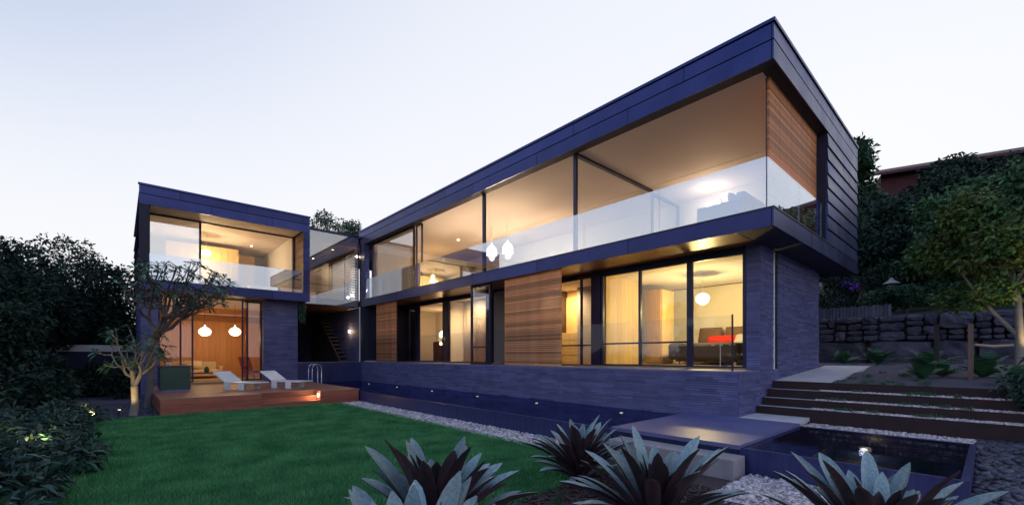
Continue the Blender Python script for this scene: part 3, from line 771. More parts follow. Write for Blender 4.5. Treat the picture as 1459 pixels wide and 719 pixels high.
MB().lathe((11.6, 4.75, 1.9), [(0, 0), (.22, 0), (.22, .02), (0, .02)], 20).build('table_top', 'steel', st)
MB().tube([(11.6, 4.75, GF), (11.6, 4.75, 1.9)], .02, 8).build('stem', 'steel', st)
MB().lathe((11.6, 4.75, GF - .01), [(0, 0), (.17, 0), (.17, .02), (0, .02)], 20).build('base', 'steel', st)
dr = thing('drawer_unit', 'oak drawer unit lit yellow beside the timber screen', 'drawers', (12.1, 10.2, GF))
bx('carcass', 'oak', dr, 11.95, 12.29, 9.78, 10.6, GF - .01, 2.45)
for i in range(4): bx('drawer', 'oak', dr, 11.925, 11.949, 9.79, 10.59, GF + .02 + i * .265, GF + .02 + i * .265 + .245)
ch = thing('chest', 'dark chest of drawers carrying the globe lamp', 'chest', (12.4, 18.7, GF))
bx('carcass', 'chest', ch, 12.05, 12.6, 18.12, 19.4, GF - .01, 2.34)
for i in range(3): bx('drawer', 'chest', ch, 12.025, 12.049, 18.14, 19.38, GF + .03 + i * .315, GF + .03 + i * .315 + .295)
# white curtain behind the fourth window
m = MB(); pts = []
for i in range(60):
    y = 12.95 + i * (2.7 / 59); pts.append((11.30 + .025 * math.sin(i * 1.25) + .01 * math.sin(i * .4), y))
for i in range(59):
    (xa, ya), (xb, yb) = pts[i], pts[i + 1]
    m.add([(xa, ya, GF + .02), (xb, yb, GF + .02), (xb, yb, S0 - .09), (xa, ya, S0 - .09)], [(0, 1, 2, 3)])
o = m.build('curtain', 'curtain', None, smooth=True); md = o.modifiers.new('solid', 'SOLIDIFY'); md.thickness = .006
tag(o, 'pale hanging curtain behind the ground floor glass', 'curtain')
# upstairs: sideboard under the table lamp, terrace chairs
sb = thing('sideboard', 'low oak sideboard against the far oak wall upstairs', 'sideboard', (12.3, 20.2, S1))
bx('carcass', 'oak_dark', sb, 11.2, 13.6, 19.75, 20.3, S1 + .06, 5.19)
for i in range(4): bx('door', 'oak', sb, 11.22 + i * .595, 11.22 + i * .595 + .58, 19.725, 19.749, S1 + .09, 5.16)
for x in (11.3, 13.45): bx('leg', 'dark_wood', sb, x, x + .06, 19.9, 20.1, S1, S1 + .06)
isl = thing('kitchen_island', 'white kitchen island below the two cloche pendants', 'kitchen island', (12.2, 14.2, S1))
bx('carcass', 'white', isl, 11.75, 12.55, 12.7, 15.6, S1, S1 + .86)
bx('worktop', 'white', isl, 11.70, 12.6, 12.65, 15.65, S1 + .861, S1 + .90)
def sofa(name, label, loc, rz, w, mat, cmat):
    t = thing(name, label, 'sofa', loc, rz)
    ORG[t.name] = (0, 0, 0)
    bx('seat', mat, t, -w / 2, w / 2, -.45, .35, .10, .42, bevel=.04)
    bx('backrest', mat, t, -w / 2, w / 2, .351, .55, .10, .78, bevel=.05)
    for s_ in (-1, 1): bx('arm', mat, t, s_ * (w / 2 + .08) - .078, s_ * (w / 2 + .08) + .078, -.45, .55, .10, .58, bevel=.04)
    for sx in (-1, 1):
        for sy in (-.38, .46): bx('leg', 'steel', t, sx * (w / 2 - .05) - .02, sx * (w / 2 - .05) + .02, sy - .02, sy + .02, 0, .10)
    return t
sofa('outdoor_sofa', 'pale sofa on the upper terrace behind the balustrade corner', (11.0, 4.15, S1), rad(180), 1.9, 'grey_cloth', 'lavender_cloth')
tag(cushion('cushion', 'lavender_cloth', None, (10.55, 4.0, S1 + .70), .5, .5, .18, (rad(70), 0, rad(10))), 'left pale cushion standing on the terrace sofa', 'cushion')
tag(cushion('cushion', 'lavender_cloth', None, (11.3, 4.0, S1 + .70), .5, .5, .18, (rad(70), 0, rad(-8))), 'right pale cushion standing on the terrace sofa', 'cushion')
ac = thing('terrace_chair', 'pale low armchair on the terrace below the wall light', 'chair', (12.9, 6.0, S1), rad(70)); ORG[ac.name] = (0, 0, 0)
bx('seat', 'lavender_cloth', ac, -.32, .32, -.32, .30, .28, .40, bevel=.03)
MB().obox((-.32, .28, .38), (1, 0, 0), (0, .95, -.3), (0, .3, .95), .64, .08, .62).build('backrest', 'lavender_cloth', ac, bevel=.02)
for sx in (-.30, .27):
    for sy in (-.30, .26): bx('leg', 'steel', ac, sx, sx + .03, sy, sy + .03, 0, .28)
# wall light on the terrace
wlm = thing('wall_light', 'bright wall light glowing on the rear wall of the upper terrace', 'lamp', (15.29, 6.3, 6.85))
bx('bracket', 'white', wlm, 15.24, 15.299, 6.24, 6.36, 6.78, 6.92)
MB().lathe((15.16, 6.3, 6.78), [(.07, 0), (.075, .07), (.07, .14), (0, .14)], 16).build('lamp_shade', 'lamp', wlm, smooth=True)
light('wall_light_glow', (14.55, 6.3, 6.60), 19, SOFT, .12, parent=wlm)
# back wing, ground floor
sofa('sofa', 'beige sofa inside the ground floor room behind the loungers', (2.6, 25.3, LF), 0, 1.9, 'beige_cloth', 'beige_cloth')
tag(cushion('cushion', 'beige_cloth', None, (2.6, 25.35, LF + .66), .7, .42, .2, (rad(65), 0, 0)), 'beige cushion leaning on the indoor sofa', 'cushion')
ct = thing('coffee_table', 'low timber coffee table just inside the folding doors', 'table', (2.75, 22.9, LF))
bx('table_top', 'red_panel', ct, 2.1, 3.5, 22.6, 23.2, LF + .30, LF + .36)
for x in (2.12, 3.42):
    for y in (22.62, 23.12): bx('leg', 'red_panel', ct, x, x + .06, y, y + .06, LF, LF + .30)
gv = thing('green_vase', 'small green vase on the coffee table', 'vase', (2.8, 22.8, LF + .36))
MB().lathe((2.8, 22.8, LF + .36), [(0, 0), (.07, 0), (.10, .08), (.09, .16), (.05, .2), (.06, .24)], 14).build('body', 'leaf_fern', gv, smooth=True)
rc = thing('orange_chair', 'orange upholstered chair beside the slate pier', 'chair', (4.55, 22.7, LF), rad(35)); ORG[rc.name] = (0, 0, 0)
MB().obox((-.30, -.30, .30), (1, 0, 0), (0, .98, -.17), (0, .17, .98), .6, .6, .09).build('seat', 'orange_cloth', rc, bevel=.02)
MB().obox((-.30, .22, .28), (1, 0, 0), (0, .93, -.36), (0, .36, .93), .6, .08, .8).build('backrest', 'orange_cloth', rc, bevel=.02)
for sx in (-.28, .24):
    for sy in (-.28, .2): MB().tube([(sx + .02, sy, 0), (sx + .02, sy, .3)], .015, 6).build('leg', 'steel', rc)
dv = thing('day_bed', 'pale bed end in the upper room of the back wing', 'bed', (3.4, 23.2, S1 + .02))
bx('cover', 'lavender_cloth', dv, 2.7, 4.0, 22.6, 24.2, S1 + .2, S1 + .52, bevel=.08)
bx('bed_base', 'dark_wood', dv, 2.75, 3.95, 22.7, 24.1, S1 + .02, S1 + .2)
cbn = thing('white_cabinet', 'low white cabinet in the upper room of the back wing', 'cabinet', (5.2, 24.6, S1 + .02))
bx('carcass', 'white', cbn, 4.7, 6.08, 24.3, 24.8, S1 + .02, S1 + .62)
for i in range(2): bx('door', 'white', cbn, 4.72 + i * .68, 4.72 + i * .68 + .66, 24.276, 24.299, S1 + .05, S1 + .60)

# small wall lamps on the link walls
def wall_lamp(label, c):
    t = thing('wall_lamp', label, 'lamp', c)
    bx('bracket', 'frame', t, c[0] - .002, c[0] + .03, c[1] - .03, c[1] + .03, c[2] - .05, c[2] + .05)
    MB().lathe((c[0] - .05, c[1], c[2] - .05), [(0, 0), (.045, 0), (.05, .05), (.045, .1), (0, .1)], 12).build('lamp_shade', 'lamp_small', t, smooth=True)
    light('wall_lamp_glow', (c[0] - .16, c[1], c[2]), 3.0, WARM, .05, parent=t)
wall_lamp('small lit lamp on the slate wall of the open ground floor link', (9.105, 22.9, 2.9))
wall_lamp('small lit lamp beside the upper louvre blinds', (9.105, 21.9, 6.7))
downlight('added downlight in the soffit that brightens the louvre blinds', (8.3, 23.2, R0 - .041), 34, 150)  # added lamp, keeps the louvre blades from going dark
downlight('second added downlight in the soffit that brightens the louvre blinds', (8.2, 26.0, R0 - .041), 34, 150)  # another added lamp, for the deeper end of the louvre blades

# ------------------------------------------------------------------ pool, platform, deck
POOLZ = .360
pool = thing('lap_pool', 'long narrow dark lap pool below the slate plinth', 'pool', (7.7, 12, 0))
y = 4.44
for i in range(7):
    y1 = min(y + 1.56, 15.09)
    bx('wall_panel', 'pool_wall', pool, 6.34, 6.40, y + .002, y1 - .002, -.1, POOLZ + .012); y = y1
bx('basin', 'pool_floor', pool, 6.41, 9.14, 4.45, 21.49, -.1, -.02)
bx('basin_wall', 'pool_floor', pool, 6.41, 6.45, 15.1, 21.49, -.02, POOLZ - .01)
bx('water', 'water', pool, 6.402, 9.135, 4.44, 21.498, POOLZ - .01, POOLZ)
for i, yv in enumerate((5.55, 8.2, 10.8, 13.45, 16.1, 18.75)):
    t = thing('pool_light', ['nearest pool light, beside the stone platform', 'second pool light from the stone platform', 'third pool light from the stone platform', 'fourth pool light from the stone platform', 'fifth pool light from the stone platform', 'farthest pool light, near the deck'][i], 'lamp', (8.3, yv, 0), group='pool lights')
    MB().lathe((8.3, yv, -.02), [(.03, 0), (.03, .35), (.05, .352), (.05, .375), (.04, .385)], 12).build('housing', 'steel', t)
    MB().lathe((8.3, yv, POOLZ + .009), [(0, .004), (.036, 0)], 12).build('lens', 'lamp_pool', t)
    light('pool_light_beam', (8.18, yv, .22), 6, (1, .85, .6), .02, 'SPOT', (6.6, yv + .9, .0), 22, .9, parent=t)
pf = thing('stone_platform', 'dark polished stone platform between the two pools', 'platform', (7.7, 3.4, 0))
for ix in range(3):
    for iy in range(3):
        bx('paving_slab', 'platform_stone', pf, 6.30 + ix * .94, 6.30 + ix * .94 + .937, 2.33 + iy * .70, 2.33 + iy * .70 + .697, .355, .415)
bx('base', 'pool_wall', pf, 6.36, 9.10, 2.36, 4.43, -.1, .354)
ld = thing('landing_slab', 'pale stone landing at the foot of the rusty steps', 'landing', (9.6, 2.9, 0))
for i in range(2): bx('paving_slab', 'concrete', ld, 9.125 + i * .51, 9.125 + i * .51 + .507, 2.42, 3.385, .345, .42)
bx('base', 'concrete', ld, 9.15, 10.07, 2.45, 3.38, 0, .344)
tag(bx('sandstone_step', 'sandstone', None, 5.90, 6.295, 2.25, 4.2, -.05, .29, bevel=.015), 'pale sandstone block step behind the bromeliads', 'step')

spa = thing('plunge_pool', 'square dark raised plunge pool with one underwater lamp', 'pool', (7.7, 1.3, 0))
X0, X1, Y0, Y1 = 6.42, 9.06, .22, 2.32
bx('wall_panel', 'pool_wall', spa, X0 - .06, X0, Y0, Y1, -.1, .375); bx('wall_panel', 'pool_wall', spa, X1, X1 + .06, Y0, Y1, -.1, .375)
bx('wall_panel', 'pool_wall', spa, X0 - .06, X1 + .06, Y0 - .06, Y0 - .001, -.1, .375); bx('wall_panel', 'pool_wall', spa, X0 - .06, X1 + .06, Y1 + .001, Y1 + .036, -.1, .375)
bx('basin', 'pool_floor', spa, X0 + .001, X1 - .001, Y0 + .001, Y1 - .001, -.48, -.40)
bx('ledge', 'pool_ledge', spa, X0 + .001, X0 + .45, Y0 + .001, Y1 - .001, -.399, .18)
bx('ledge', 'pool_ledge', spa, X0 + .451, X1 - .001, Y1 - .5, Y1 - .001, -.399, .14)
bx('ledge', 'pool_ledge', spa, X1 - .3, X1 - .001, Y0 + .001, Y1 - .501, -.399, .10)
bx('water', 'water', spa, X0 + .001, X1 - .001, Y0 + .001, Y1 - .001, .358, .370)
sl = thing('pool_light', 'warm lamp shining inside the square plunge pool', 'lamp', (8.75, 1.35, .0), group='pool lights')
bx('housing', 'frame', sl, 8.70, 8.755, 1.27, 1.43, .13, .21)
MB().obox((8.685, 1.31, .155), (0, 1, 0), (1, 0, 0), (0, 0, 1), .08, .014, .03).build('lens', 'lamp_pool', sl)
light('plunge_pool_glow', (8.55, 1.35, .18), 4, (1, .80, .40), .05, parent=sl)

deck = thing('timber_deck', 'reddish timber deck with two steps in front of the back wing', 'deck', (3.4, 18, 0))
DZ = .455
sx0, sx1 = 3.25, 4.98            # the steps are cut in here
n = 46; w_ = (21.49 - 15.08) / n
for i in range(n):
    ya, yb = 15.08 + i * w_ + .003, 15.08 + (i + 1) * w_ - .003
    segs = [(.80, 6.36)]
    if yb < 15.08 + .62: segs = [(.80, sx0), (sx1, 6.36)]
    for (xa, xb) in segs:
        cuts = [xa] + ([random.uniform(xa + .8, xb - .8)] if xb - xa > 2.5 else []) + [xb]
        for q in range(len(cuts) - 1): bx('deck_board', 'deck', deck, cuts[q] + .002, cuts[q + 1] - .002, ya, yb, DZ - .028, DZ)
for (xa, xb) in ((.82, sx0 - .002), (sx1 + .002, 6.30)):
    for i in range(3): bx('fascia_board', 'deck_side', deck, xa, xb, 15.085, 15.11, .005 + i * .141, .005 + i * .141 + .136)
bx('deck_frame', 'dark_wood', deck, .86, 6.25, 15.75, 21.4, -.05, DZ - .03)
bx('deck_frame', 'dark_wood', deck, .86, sx0 - .03, 15.115, 15.74, -.05, DZ - .03)
bx('deck_frame', 'dark_wood', deck, sx1 + .03, 6.25, 15.115, 15.74, -.05, DZ - .03)
for s_ in range(3):
    z = .15 * (s_ + 1); yf = 15.09 + s_ * .30
    bx('step_riser', 'deck_side', deck, sx0 + .002, sx1 - .002, yf + .01, yf + .035, z - .148, z - .03)
    if s_ < 2:
        for q in range(2): bx('step_tread', 'deck', deck, sx0 + .002, sx1 - .002, yf - .01 + q * .157, yf + .143 + q * .157, z - .028, z)
for i in range(3): bx('fascia_board', 'deck_side', deck, .826, .85, 15.115, 21.4, .005 + i * .141, .005 + i * .141 + .136)
bx('step_side', 'deck_side', deck, sx0 - .025, sx0 - .001, 15.112, 15.70, .0, DZ - .03); bx('step_side', 'deck_side', deck, sx1 + .001, sx1 + .025, 15.112, 15.70, .0, DZ - .03)
slt = thing('step_light', 'small lit step light in the side of the deck steps', 'lamp', (sx1, 15.3, .3))
bx('housing', 'steel', slt, sx1 - .03, sx1 + .0, 15.13, 15.25, .24, .38)
bx('lens', 'lamp_small', slt, sx1 - .038, sx1 - .0301, 15.115, 15.235, .255, .365)
light('step_light_glow', (sx1 - .12, 15.14, .33), 1.8, WARM, .03, parent=slt)

def lounger(loc, rz, label):
    t = thing('sun_lounger', label, 'sun lounger', loc, rz, 'white sun loungers on the deck'); ORG[t.name] = (0, 0, 0)
    # long axis +x (foot), head towards -x, width along y
    bx('seat', 'white', t, 0, 1.25, 0, .68, .225, .262, bevel=.008)
    MB().obox((0.01, .0, .262), (-.85, 0, .527), (0, 1, 0), (.527, 0, .85), .62, .68, .035).build('backrest', 'white', t, bevel=.008)
    for x in (.0, .62):
        bx('leg', 'white', t, x, x + .24, .012, .03, 0, .224); bx('leg', 'white', t, x, x + .24, .65, .668, 0, .224)
        bx('foot_plate', 'white', t, x, x + .24, .031, .649, .0, .014)
    bx('strut', 'white', t, -.33, -.30, .3, .38, .30, .46) if False else None
    return t
lounger((2.68, 17.85, DZ), rad(-58), 'white sun lounger nearest the dark green bench')
lounger((4.09, 17.60, DZ), rad(-58), 'white sun lounger nearest the pool')
bq = thing('outdoor_kitchen', 'dark green outdoor kitchen bench on the deck by the frangipani', 'bench', (1.35, 18.3, DZ))
bx('body', 'bbq_green', bq, .97, 1.76, 17.9, 19.3, DZ + .06, DZ + .80)
bx('worktop', 'frame', bq, .95, 1.78, 17.88, 19.32, DZ + .801, DZ + .84)
bx('plinth', 'coping', bq, 1.0, 1.73, 17.86, 19.27, DZ + .002, DZ + .06)
tp = thing('tap', 'chrome swan neck tap on the green bench', 'tap', (1.25, 18.4, DZ + .84))
MB().tube([(1.25, 18.4, DZ + .84), (1.25, 18.4, DZ + 1.06), (1.28, 18.38, DZ + 1.12), (1.36, 18.33, DZ + 1.12), (1.40, 18.3, DZ + 1.04)], .014, 8).build('spout', 'steel', tp, smooth=True)
MB().tube([(1.18, 18.44, DZ + .84), (1.18, 18.44, DZ + .93), (1.12, 18.47, DZ + .95)], .012, 8).build('handle', 'steel', tp, smooth=True)
lad = thing('pool_ladder', 'chrome pool ladder at the far end of the pool', 'ladder', (6.6, 20.3, 0))
for yv in (20.05, 20.55):
    pts = [(6.28, yv, DZ), (6.28, yv, 1.05)] + [(6.48 - .20 * math.cos(a), yv, 1.05 + .20 * math.sin(a)) for a in [math.pi * k / 8 for k in range(1, 8)]] + [(6.68, yv, 1.05), (6.68, yv, -.01)]
    MB().tube(pts, .022, 8).build('rail', 'steel', lad, smooth=True)
for z in (.05, .28): MB().tube([(6.68, 20.06, z), (6.68, 20.54, z)], .02, 8).build('rung', 'steel', lad)

# ------------------------------------------------------------------ rusty steel steps, side path
ZP = 1.06
LEV = [.57, .725, .894, ZP]
XR = [10.09, 10.42, 10.75, 11.10]
for i in range(4):
    lab = ['lowest rusty steel step edge beside the plunge pool', 'second rusty steel step edge from the bottom', 'third rusty steel step edge from the bottom', 'top rusty steel step edge along the side path'][i]
    t = thing('steel_step', lab, 'step', (XR[i], 1.5, 0), group='rusty steel garden steps')
    yend = -.35 - .1 * i
    cuts = [3.38, 2.0, .7, yend] if i % 2 else [3.38, 1.55, yend]
    for q in range(len(cuts) - 1): bx('riser_plate', 'corten', t, XR[i], XR[i] + .012, cuts[q + 1] + .001, cuts[q] - .001, 0 if i == 0 else LEV[i - 1] - .1, LEV[i] + .01)
    if i < 3:
        bx('tread', 'concrete', t, XR[i] + .013, XR[i + 1] - .001, 2.45, 3.385, LEV[i] - .1, LEV[i])
        tag(bx('gravel_terrace', 'gravel_bed', None, XR[i] + .014, XR[i + 1] - .002, yend, 2.445, LEV[i] - .3, LEV[i] + .004), kind='structure')
        g = stones('gravel', [(XR[i] + .03, yend), (XR[i + 1] - .02, yend), (XR[i + 1] - .02, 2.44), (XR[i] + .03, 2.44)], 2200, .018, flatz(LEV[i] + .008), 'gravel')
        tag(g, ['gravel on the lowest steel step', 'gravel on the second steel step', 'gravel on the third steel step'][i], 'gravel', kind='stuff')
sp = .059
zpath = lambda x: ZP + sp * (x - 11.1)
# path slabs
path = MB(); pth = None
for i in range(4):
    xa, xb = 11.125 + i * 1.18, 11.125 + (i + 1) * 1.18 - .006
    m = MB(); m.add([(xa, 2.33, zpath(xa) - .15), (xb, 2.33, zpath(xb) - .15), (xb, 3.385, zpath(xb) - .15), (xa, 3.385, zpath(xa) - .15), (xa, 2.33, zpath(xa)), (xb, 2.33, zpath(xb)), (xb, 3.385, zpath(xb)), (xa, 3.385, zpath(xa))],
                    [(3, 2, 1, 0), (4, 5, 6, 7), (0, 1, 5, 4), (1, 2, 6, 5), (2, 3, 7, 6), (3, 0, 4, 7)])
    if pth is None: pth = tag(m.build('side_path', 'concrete'), kind='structure')
    else: m.build('paving_slab', 'concrete', pth)
# sloping bed beyond the steps and hillside
def sheet(name, xs, ys, zf, mat):
    vs = [(x, y, zf(x, y)) for x in xs for y in ys]; ny = len(ys); fs = []
    for i in range(len(xs) - 1):
        for j in range(ny - 1): a = i * ny + j; fs.append((a, a + ny, a + ny + 1, a + 1))
    m = MB(); m.add(vs, fs); return tag(m.build(name, mat, smooth=True), kind='structure')
sheet('upper_bed', [11.115 + i * .5 for i in range(17)], [-8 + i * .5 for i in range(21)] + [2.325], lambda x, y: zpath(min(x, 17)) - .03 + .03 * math.sin(x * 3 + y * 2) * (1 if x > 11.4 else 0), 'gravel_bed')
sheet('upper_bed', [15.86 + i * .5 for i in range(9)], [2.33 + i * .5 for i in range(12)], lambda x, y: zpath(min(x, 17)) - .03, 'gravel_bed')
def hillz(x, y):
    if x < 19.45: return 1.5
    return 2.9 + max(0, x - 19.6) * .17 + .25 * math.sin(x * .7) * math.cos(y * .5)
sheet('hillside', [19.4, 19.5] + [19.55 + i * 2.5 for i in range(40)], [-45 + i * 3 for i in range(30)], hillz, 'ground')
def gz(x, y):
    return np.where(x > 9.1, .30, np.clip(.05 + (x - 6.2) * .07, .05, .30))
sheet('pebble_bed', [5.9 + i * .25 for i in range(17)] + [10.088], [-6 + i * .5 for i in range(13)] + [.16], lambda x, y: float(gz(np.array([x]), np.array([y]))[0]) - .0, 'gravel_bed')
sheet('pebble_bed', [9.13, 9.6, 10.088], [.161, 1.2, 2.41], lambda x, y: .30, 'gravel_bed')
tag(stones('pebbles', [(5.9, -3), (10.05, -3), (10.05, .14), (5.9, .14)], 3800, .055, gz, 'pebble', flat=.5, longf=1.3), 'dark flat pebbles to the right of the plunge pool', 'pebbles', kind='stuff')
tag(stones('gravel', [(9.13, .16), (10.07, .16), (10.07, 2.4), (9.13, 2.4)], 2600, .022, flatz(.305), 'gravel'), 'pale gravel between the plunge pool and lowest steel step', 'gravel', kind='stuff')
tag(stones('gravel', [(4.9, .2), (6.34, .2), (6.34, 2.2), (4.9, 2.2)], 5200, .028, flatz(.03), 'gravel'), 'pale gravel in front of the plunge pool', 'gravel', kind='stuff')
tag(stones('mulch', [(1.0, 1.2), (5.4, 1.2), (5.4, 3.6), (1.0, 3.5)], 6000, .022, flatz(.03), 'mulch', flat=.35, longf=2.), 'brown bark mulch under the bromeliads', 'mulch', kind='stuff')
tag(MB().tube([(4.75, .1, .05), (4.9, .9, .05), (4.95, 1.7, .05), (4.85, 2.4, .05)], .012, 6).build('garden_edging', 'timber_dark'), 'thin dark edging curving through the gravel', 'edging')

# ------------------------------------------------------------------ plants
def leaf_np(P, D, S, L, W, droop=.0):
    """many flat leaf blades (2 quads each, folded): base P, direction D, side S"""
    n = len(P); L = np.broadcast_to(L, n)[:, None]; W = np.broadcast_to(W, n)[:, None]
    up = np.cross(S, D)
    mid = P + D * L * .5 + up * L * .04; tip = P + D * L - np.array([0, 0, 1.]) * L * droop
    v = np.stack([P, mid + S * W / 2, tip, mid - S * W / 2], 1)
    return v.reshape(-1, 3), np.arange(4 * n).reshape(n, 4)
def rdir(n, zlo=-1, zhi=1):
    z = RNG.uniform(zlo, zhi, n); a = RNG.uniform(0, 2 * np.pi, n); r = np.sqrt(1 - z * z)
    return np.stack([r * np.cos(a), r * np.sin(a), z], 1)
def norm(v): return v / (np.linalg.norm(v, axis=1, keepdims=True) + 1e-9)
def crown_mesh(blobs, n, L, W, mat, shell=.5, droop=.15, name='crown', zl=-.4, cl=0):
    """leaves spread through ellipsoidal clumps, denser near each clump's outside"""
    vol = np.array([b[3] * b[4] * b[5] for b in blobs]) ** .75; cnt = np.maximum(1, (n * vol / vol.sum()).astype(int))
    Ps = []; Ds = []
    for b, k in zip(blobs, cnt):
        d = rdir(k); r = RNG.uniform(shell, 1.0, k) ** .6 * (1 + .18 * np.sin(d[:, 0] * 7 + b[0]) * np.cos(d[:, 1] * 6 + b[1]))
        p = d * r[:, None] * np.array(b[3:6]) + np.array(b[:3]); Ps.append(p)
        Ds.append(norm(d * .6 + rdir(k) * .9))
    P = np.concatenate(Ps); D = np.concatenate(Ds); S = norm(np.cross(D, rdir(len(P))))
    v, f = leaf_np(P, D, S, L * RNG.uniform(.6, 1.3, len(P)), W * RNG.uniform(.7, 1.3, len(P)), droop)
    return mesh_np(name, v, f, mat, RNG.random(len(P)))
def clump_blobs(c, R, n, r, seed, squash=.75):
    g = np.random.default_rng(seed); out = []
    for i in range(n):
        d = g.normal(size=3); d /= np.linalg.norm(d); q = g.uniform(.35, 1.) ** .6
        rr = r * g.uniform(.65, 1.3)
        out.append((c[0] + d[0] * R[0] * q, c[1] + d[1] * R[1] * q, c[2] + d[2] * R[2] * q, rr, rr, rr * squash))
    return out
def trunk_mb(base, top, r, blobs, n=7):
    m = MB(); base = Vector(base); top = Vector(top)
    mid = base.lerp(top, .5) + Vector((random.uniform(-.15, .15), random.uniform(-.15, .15), 0))
    m.tube([base, base.lerp(mid, .5), mid, top], [r * 1.25, r, r * .8, r * .5], 8)
    for b in random.sample(blobs, min(n, len(blobs))):
        e = Vector(b[:3]); s_ = base.lerp(top, random.uniform(.55, .95)); k = s_.lerp(e, .5) + Vector((0, 0, .12 * (e - s_).length))
        m.tube([s_, k, e], [r * .38, r * .24, r * .08], 5, False)
    return m
def tree(name, label, base, c, R, nb, rb, leaves, L, W, mat, seed, r=.16, group=None, shell=.4, squash=.75, bark='bark'):
    t = thing(name, label, 'tree', base, group=group)
    bl = clump_blobs(c, R, nb, rb, seed, squash)
    me = crown_mesh(bl, leaves, L, W, mat, shell)
    me.transform(Matrix.Translation((-base[0], -base[1], -base[2])))
    place('crown', me, t)
    trunk_mb(base, (c[0], c[1], c[2] + R[2] * .2), r, bl, 9).build('trunk', bark, t, smooth=True)
    return t
# --- bromeliads: every leaf an object, two skins (silvery upper, maroon lower)
def brom_leaf(a0, a1, L, W, twist=0., seed=0):
    g = random.Random(seed); nl, nw = 13, 5; vs = []; fs = []; m = MB()
    x = z = 0.; prof = []
    for i in range(nl):
        t = i / (nl - 1); a = rad(a0 + (a1 - a0) * t ** 1.3)
        prof.append((x, z, a, t)); x += math.cos(a) * L / (nl - 1); z += math.sin(a) * L / (nl - 1)
    for side in (1, -1):
        for (px, pz, a, t) in prof:
            w = W * (.58 + .42 * math.sin(min(1, t / .62) * math.pi / 2)) * (1 if t < .70 else max(.08, max(0., math.cos((t - .70) / .30 * math.pi / 2)) ** .6))
            for j in range(nw):
                u = j / (nw - 1) * 2 - 1
                dep = (abs(u) ** 1.6) * w * (.42 - .22 * t) - (.006 if side < 0 else 0) * (1 - u ** 4)
                tw = twist * t; yy = u * w / 2
                vs.append((px - math.sin(a) * (dep + tw * yy), yy, pz + math.cos(a) * (dep + tw * yy)))
    n = nl * nw
    for side in (0, 1):
        for i in range(nl - 1):
            for j in range(nw - 1):
                q = side * n + i * nw + j
                for f in ((q, q + nw, q + nw + 1), (q, q + nw + 1, q + 1)): fs.append(f if side == 0 else f[::-1])
    m.v = vs; m.n = len(vs); m.f = fs; m.mi = [0] * (len(fs) // 2) + [1] * (len(fs) // 2); m.at = [.5] * len(fs)
    return m.mesh('leaf', ['brom_top', 'brom_under'], smooth=True)
RINGS = [(87, 76, .40, .09, 7), (78, 62, .60, .108, 12), (68, 46, .80, .120, 16), (56, 26, .86, .124, 17), (43, 4, .86, .118, 15), (28, -14, .76, .105, 9)]
BLEAF = [[brom_leaf(a0 + d, a1 + d * 1.6, L * (1 + d * .012), W, tw, i * 7 + k) for k, (d, tw) in enumerate(((-4, .1), (2, -.12), (6, .05)))] for i, (a0, a1, L, W, c) in enumerate(RINGS)]
def bromeliad(label, loc, s, seed):
    g = random.Random(seed)
    t = thing('bromeliad', label, 'plant', loc, g.uniform(0, 6), 'large bromeliads in the foreground bed'); ORG[t.name] = (0, 0, 0)
    MB().lathe((0, 0, -.02), [(0, 0), (.09, 0), (.12, .12), (.10, .30), (.05, .42), (0, .45)], 10).build('stem', 'brom_under', t, smooth=True)
    ph = 0
    for i, (a0, a1, L, W, c) in enumerate(RINGS):
        for k in range(c):
            ph += 2.39996
            r = .035 + i * .012
            o = place('leaf', g.choice(BLEAF[i]), t, (r * math.cos(ph), r * math.sin(ph), (.30 - i * .045)), (g.uniform(-.12, .12), g.uniform(-.10, .10), ph + g.uniform(-.12, .12)))
            q = g.uniform(.82, 1.12); o.scale = (q, g.uniform(.95, 1.22), q)
    t.scale = (s, s, s)
    return t
bromeliad('bromeliad in front of the lawn, behind the nearest one', (1.80, 2.86, .05), .92, 3)
bromeliad('nearest bromeliad with tall pointed leaves at the bottom edge', (1.10, 1.98, .0), .95, 5)
bromeliad('smallest bromeliad, in front of the long pool', (4.40, 3.57, .0), .80, 8)
bromeliad('bromeliad in front of the pale sandstone step', (3.34, 1.90, .02), .90, 13)
bromeliad('bromeliad in front of the plunge pool at right', (3.86, .53, .02), .90, 21)
bromeliad('bromeliad cut off at the bottom left of the foreground', (.36, 2.26, -.12), .85, 34)

# small grass tufts
def tuft(n, h, w, spread, seed):
    g = random.Random(seed); m = MB()
    for i in range(n):
        a = g.uniform(0, 6.28); r = g.uniform(0, spread); x, y = r * math.cos(a), r * math.sin(a); l = g.uniform(.5, 1) * h; b = g.uniform(.1, .6) * l; c = g.uniform(0, 6.28)
        dx, dy = math.cos(c) * w, math.sin(c) * w; ox, oy = math.cos(a) * b, math.sin(a) * b; m.a = g.random()
        m.add([(x - dx, y - dy, 0), (x + dx, y + dy, 0), (x + dx * .7 + ox * .4, y + dy * .7 + oy * .4, l * .65), (x - dx * .7 + ox * .4, y - dy * .7 + oy * .4, l * .65), (x + ox, y + oy, l)], [(0, 1, 2, 3), (3, 2, 4)])
    return m
TUFT = [tuft(26, .20, .004, .05, s).mesh('grass_tuft', 'leaf_fern') for s in range(4)]
TLOW = [tuft(40, .09, .006, .10, s + 9).mesh('grass_tuft', 'leaf_fern') for s in range(4)]
g_ = random.Random(4)
for i, (x, y) in enumerate([(3.0, 2.9), (3.35, 3.0), (2.75, 2.75), (3.1, 2.62), (2.6, 3.05), (3.6, 3.2), (2.85, 2.35), (4.6, 1.9)]):
    o = place('grass_tuft', TUFT[i % 4], None, (x, y, .03), (0, 0, g_.uniform(0, 6)))
    tag(o, 'thin upright grass tuft in the mulch between the bromeliads', 'grass tuft', 'grass tufts in the mulch')
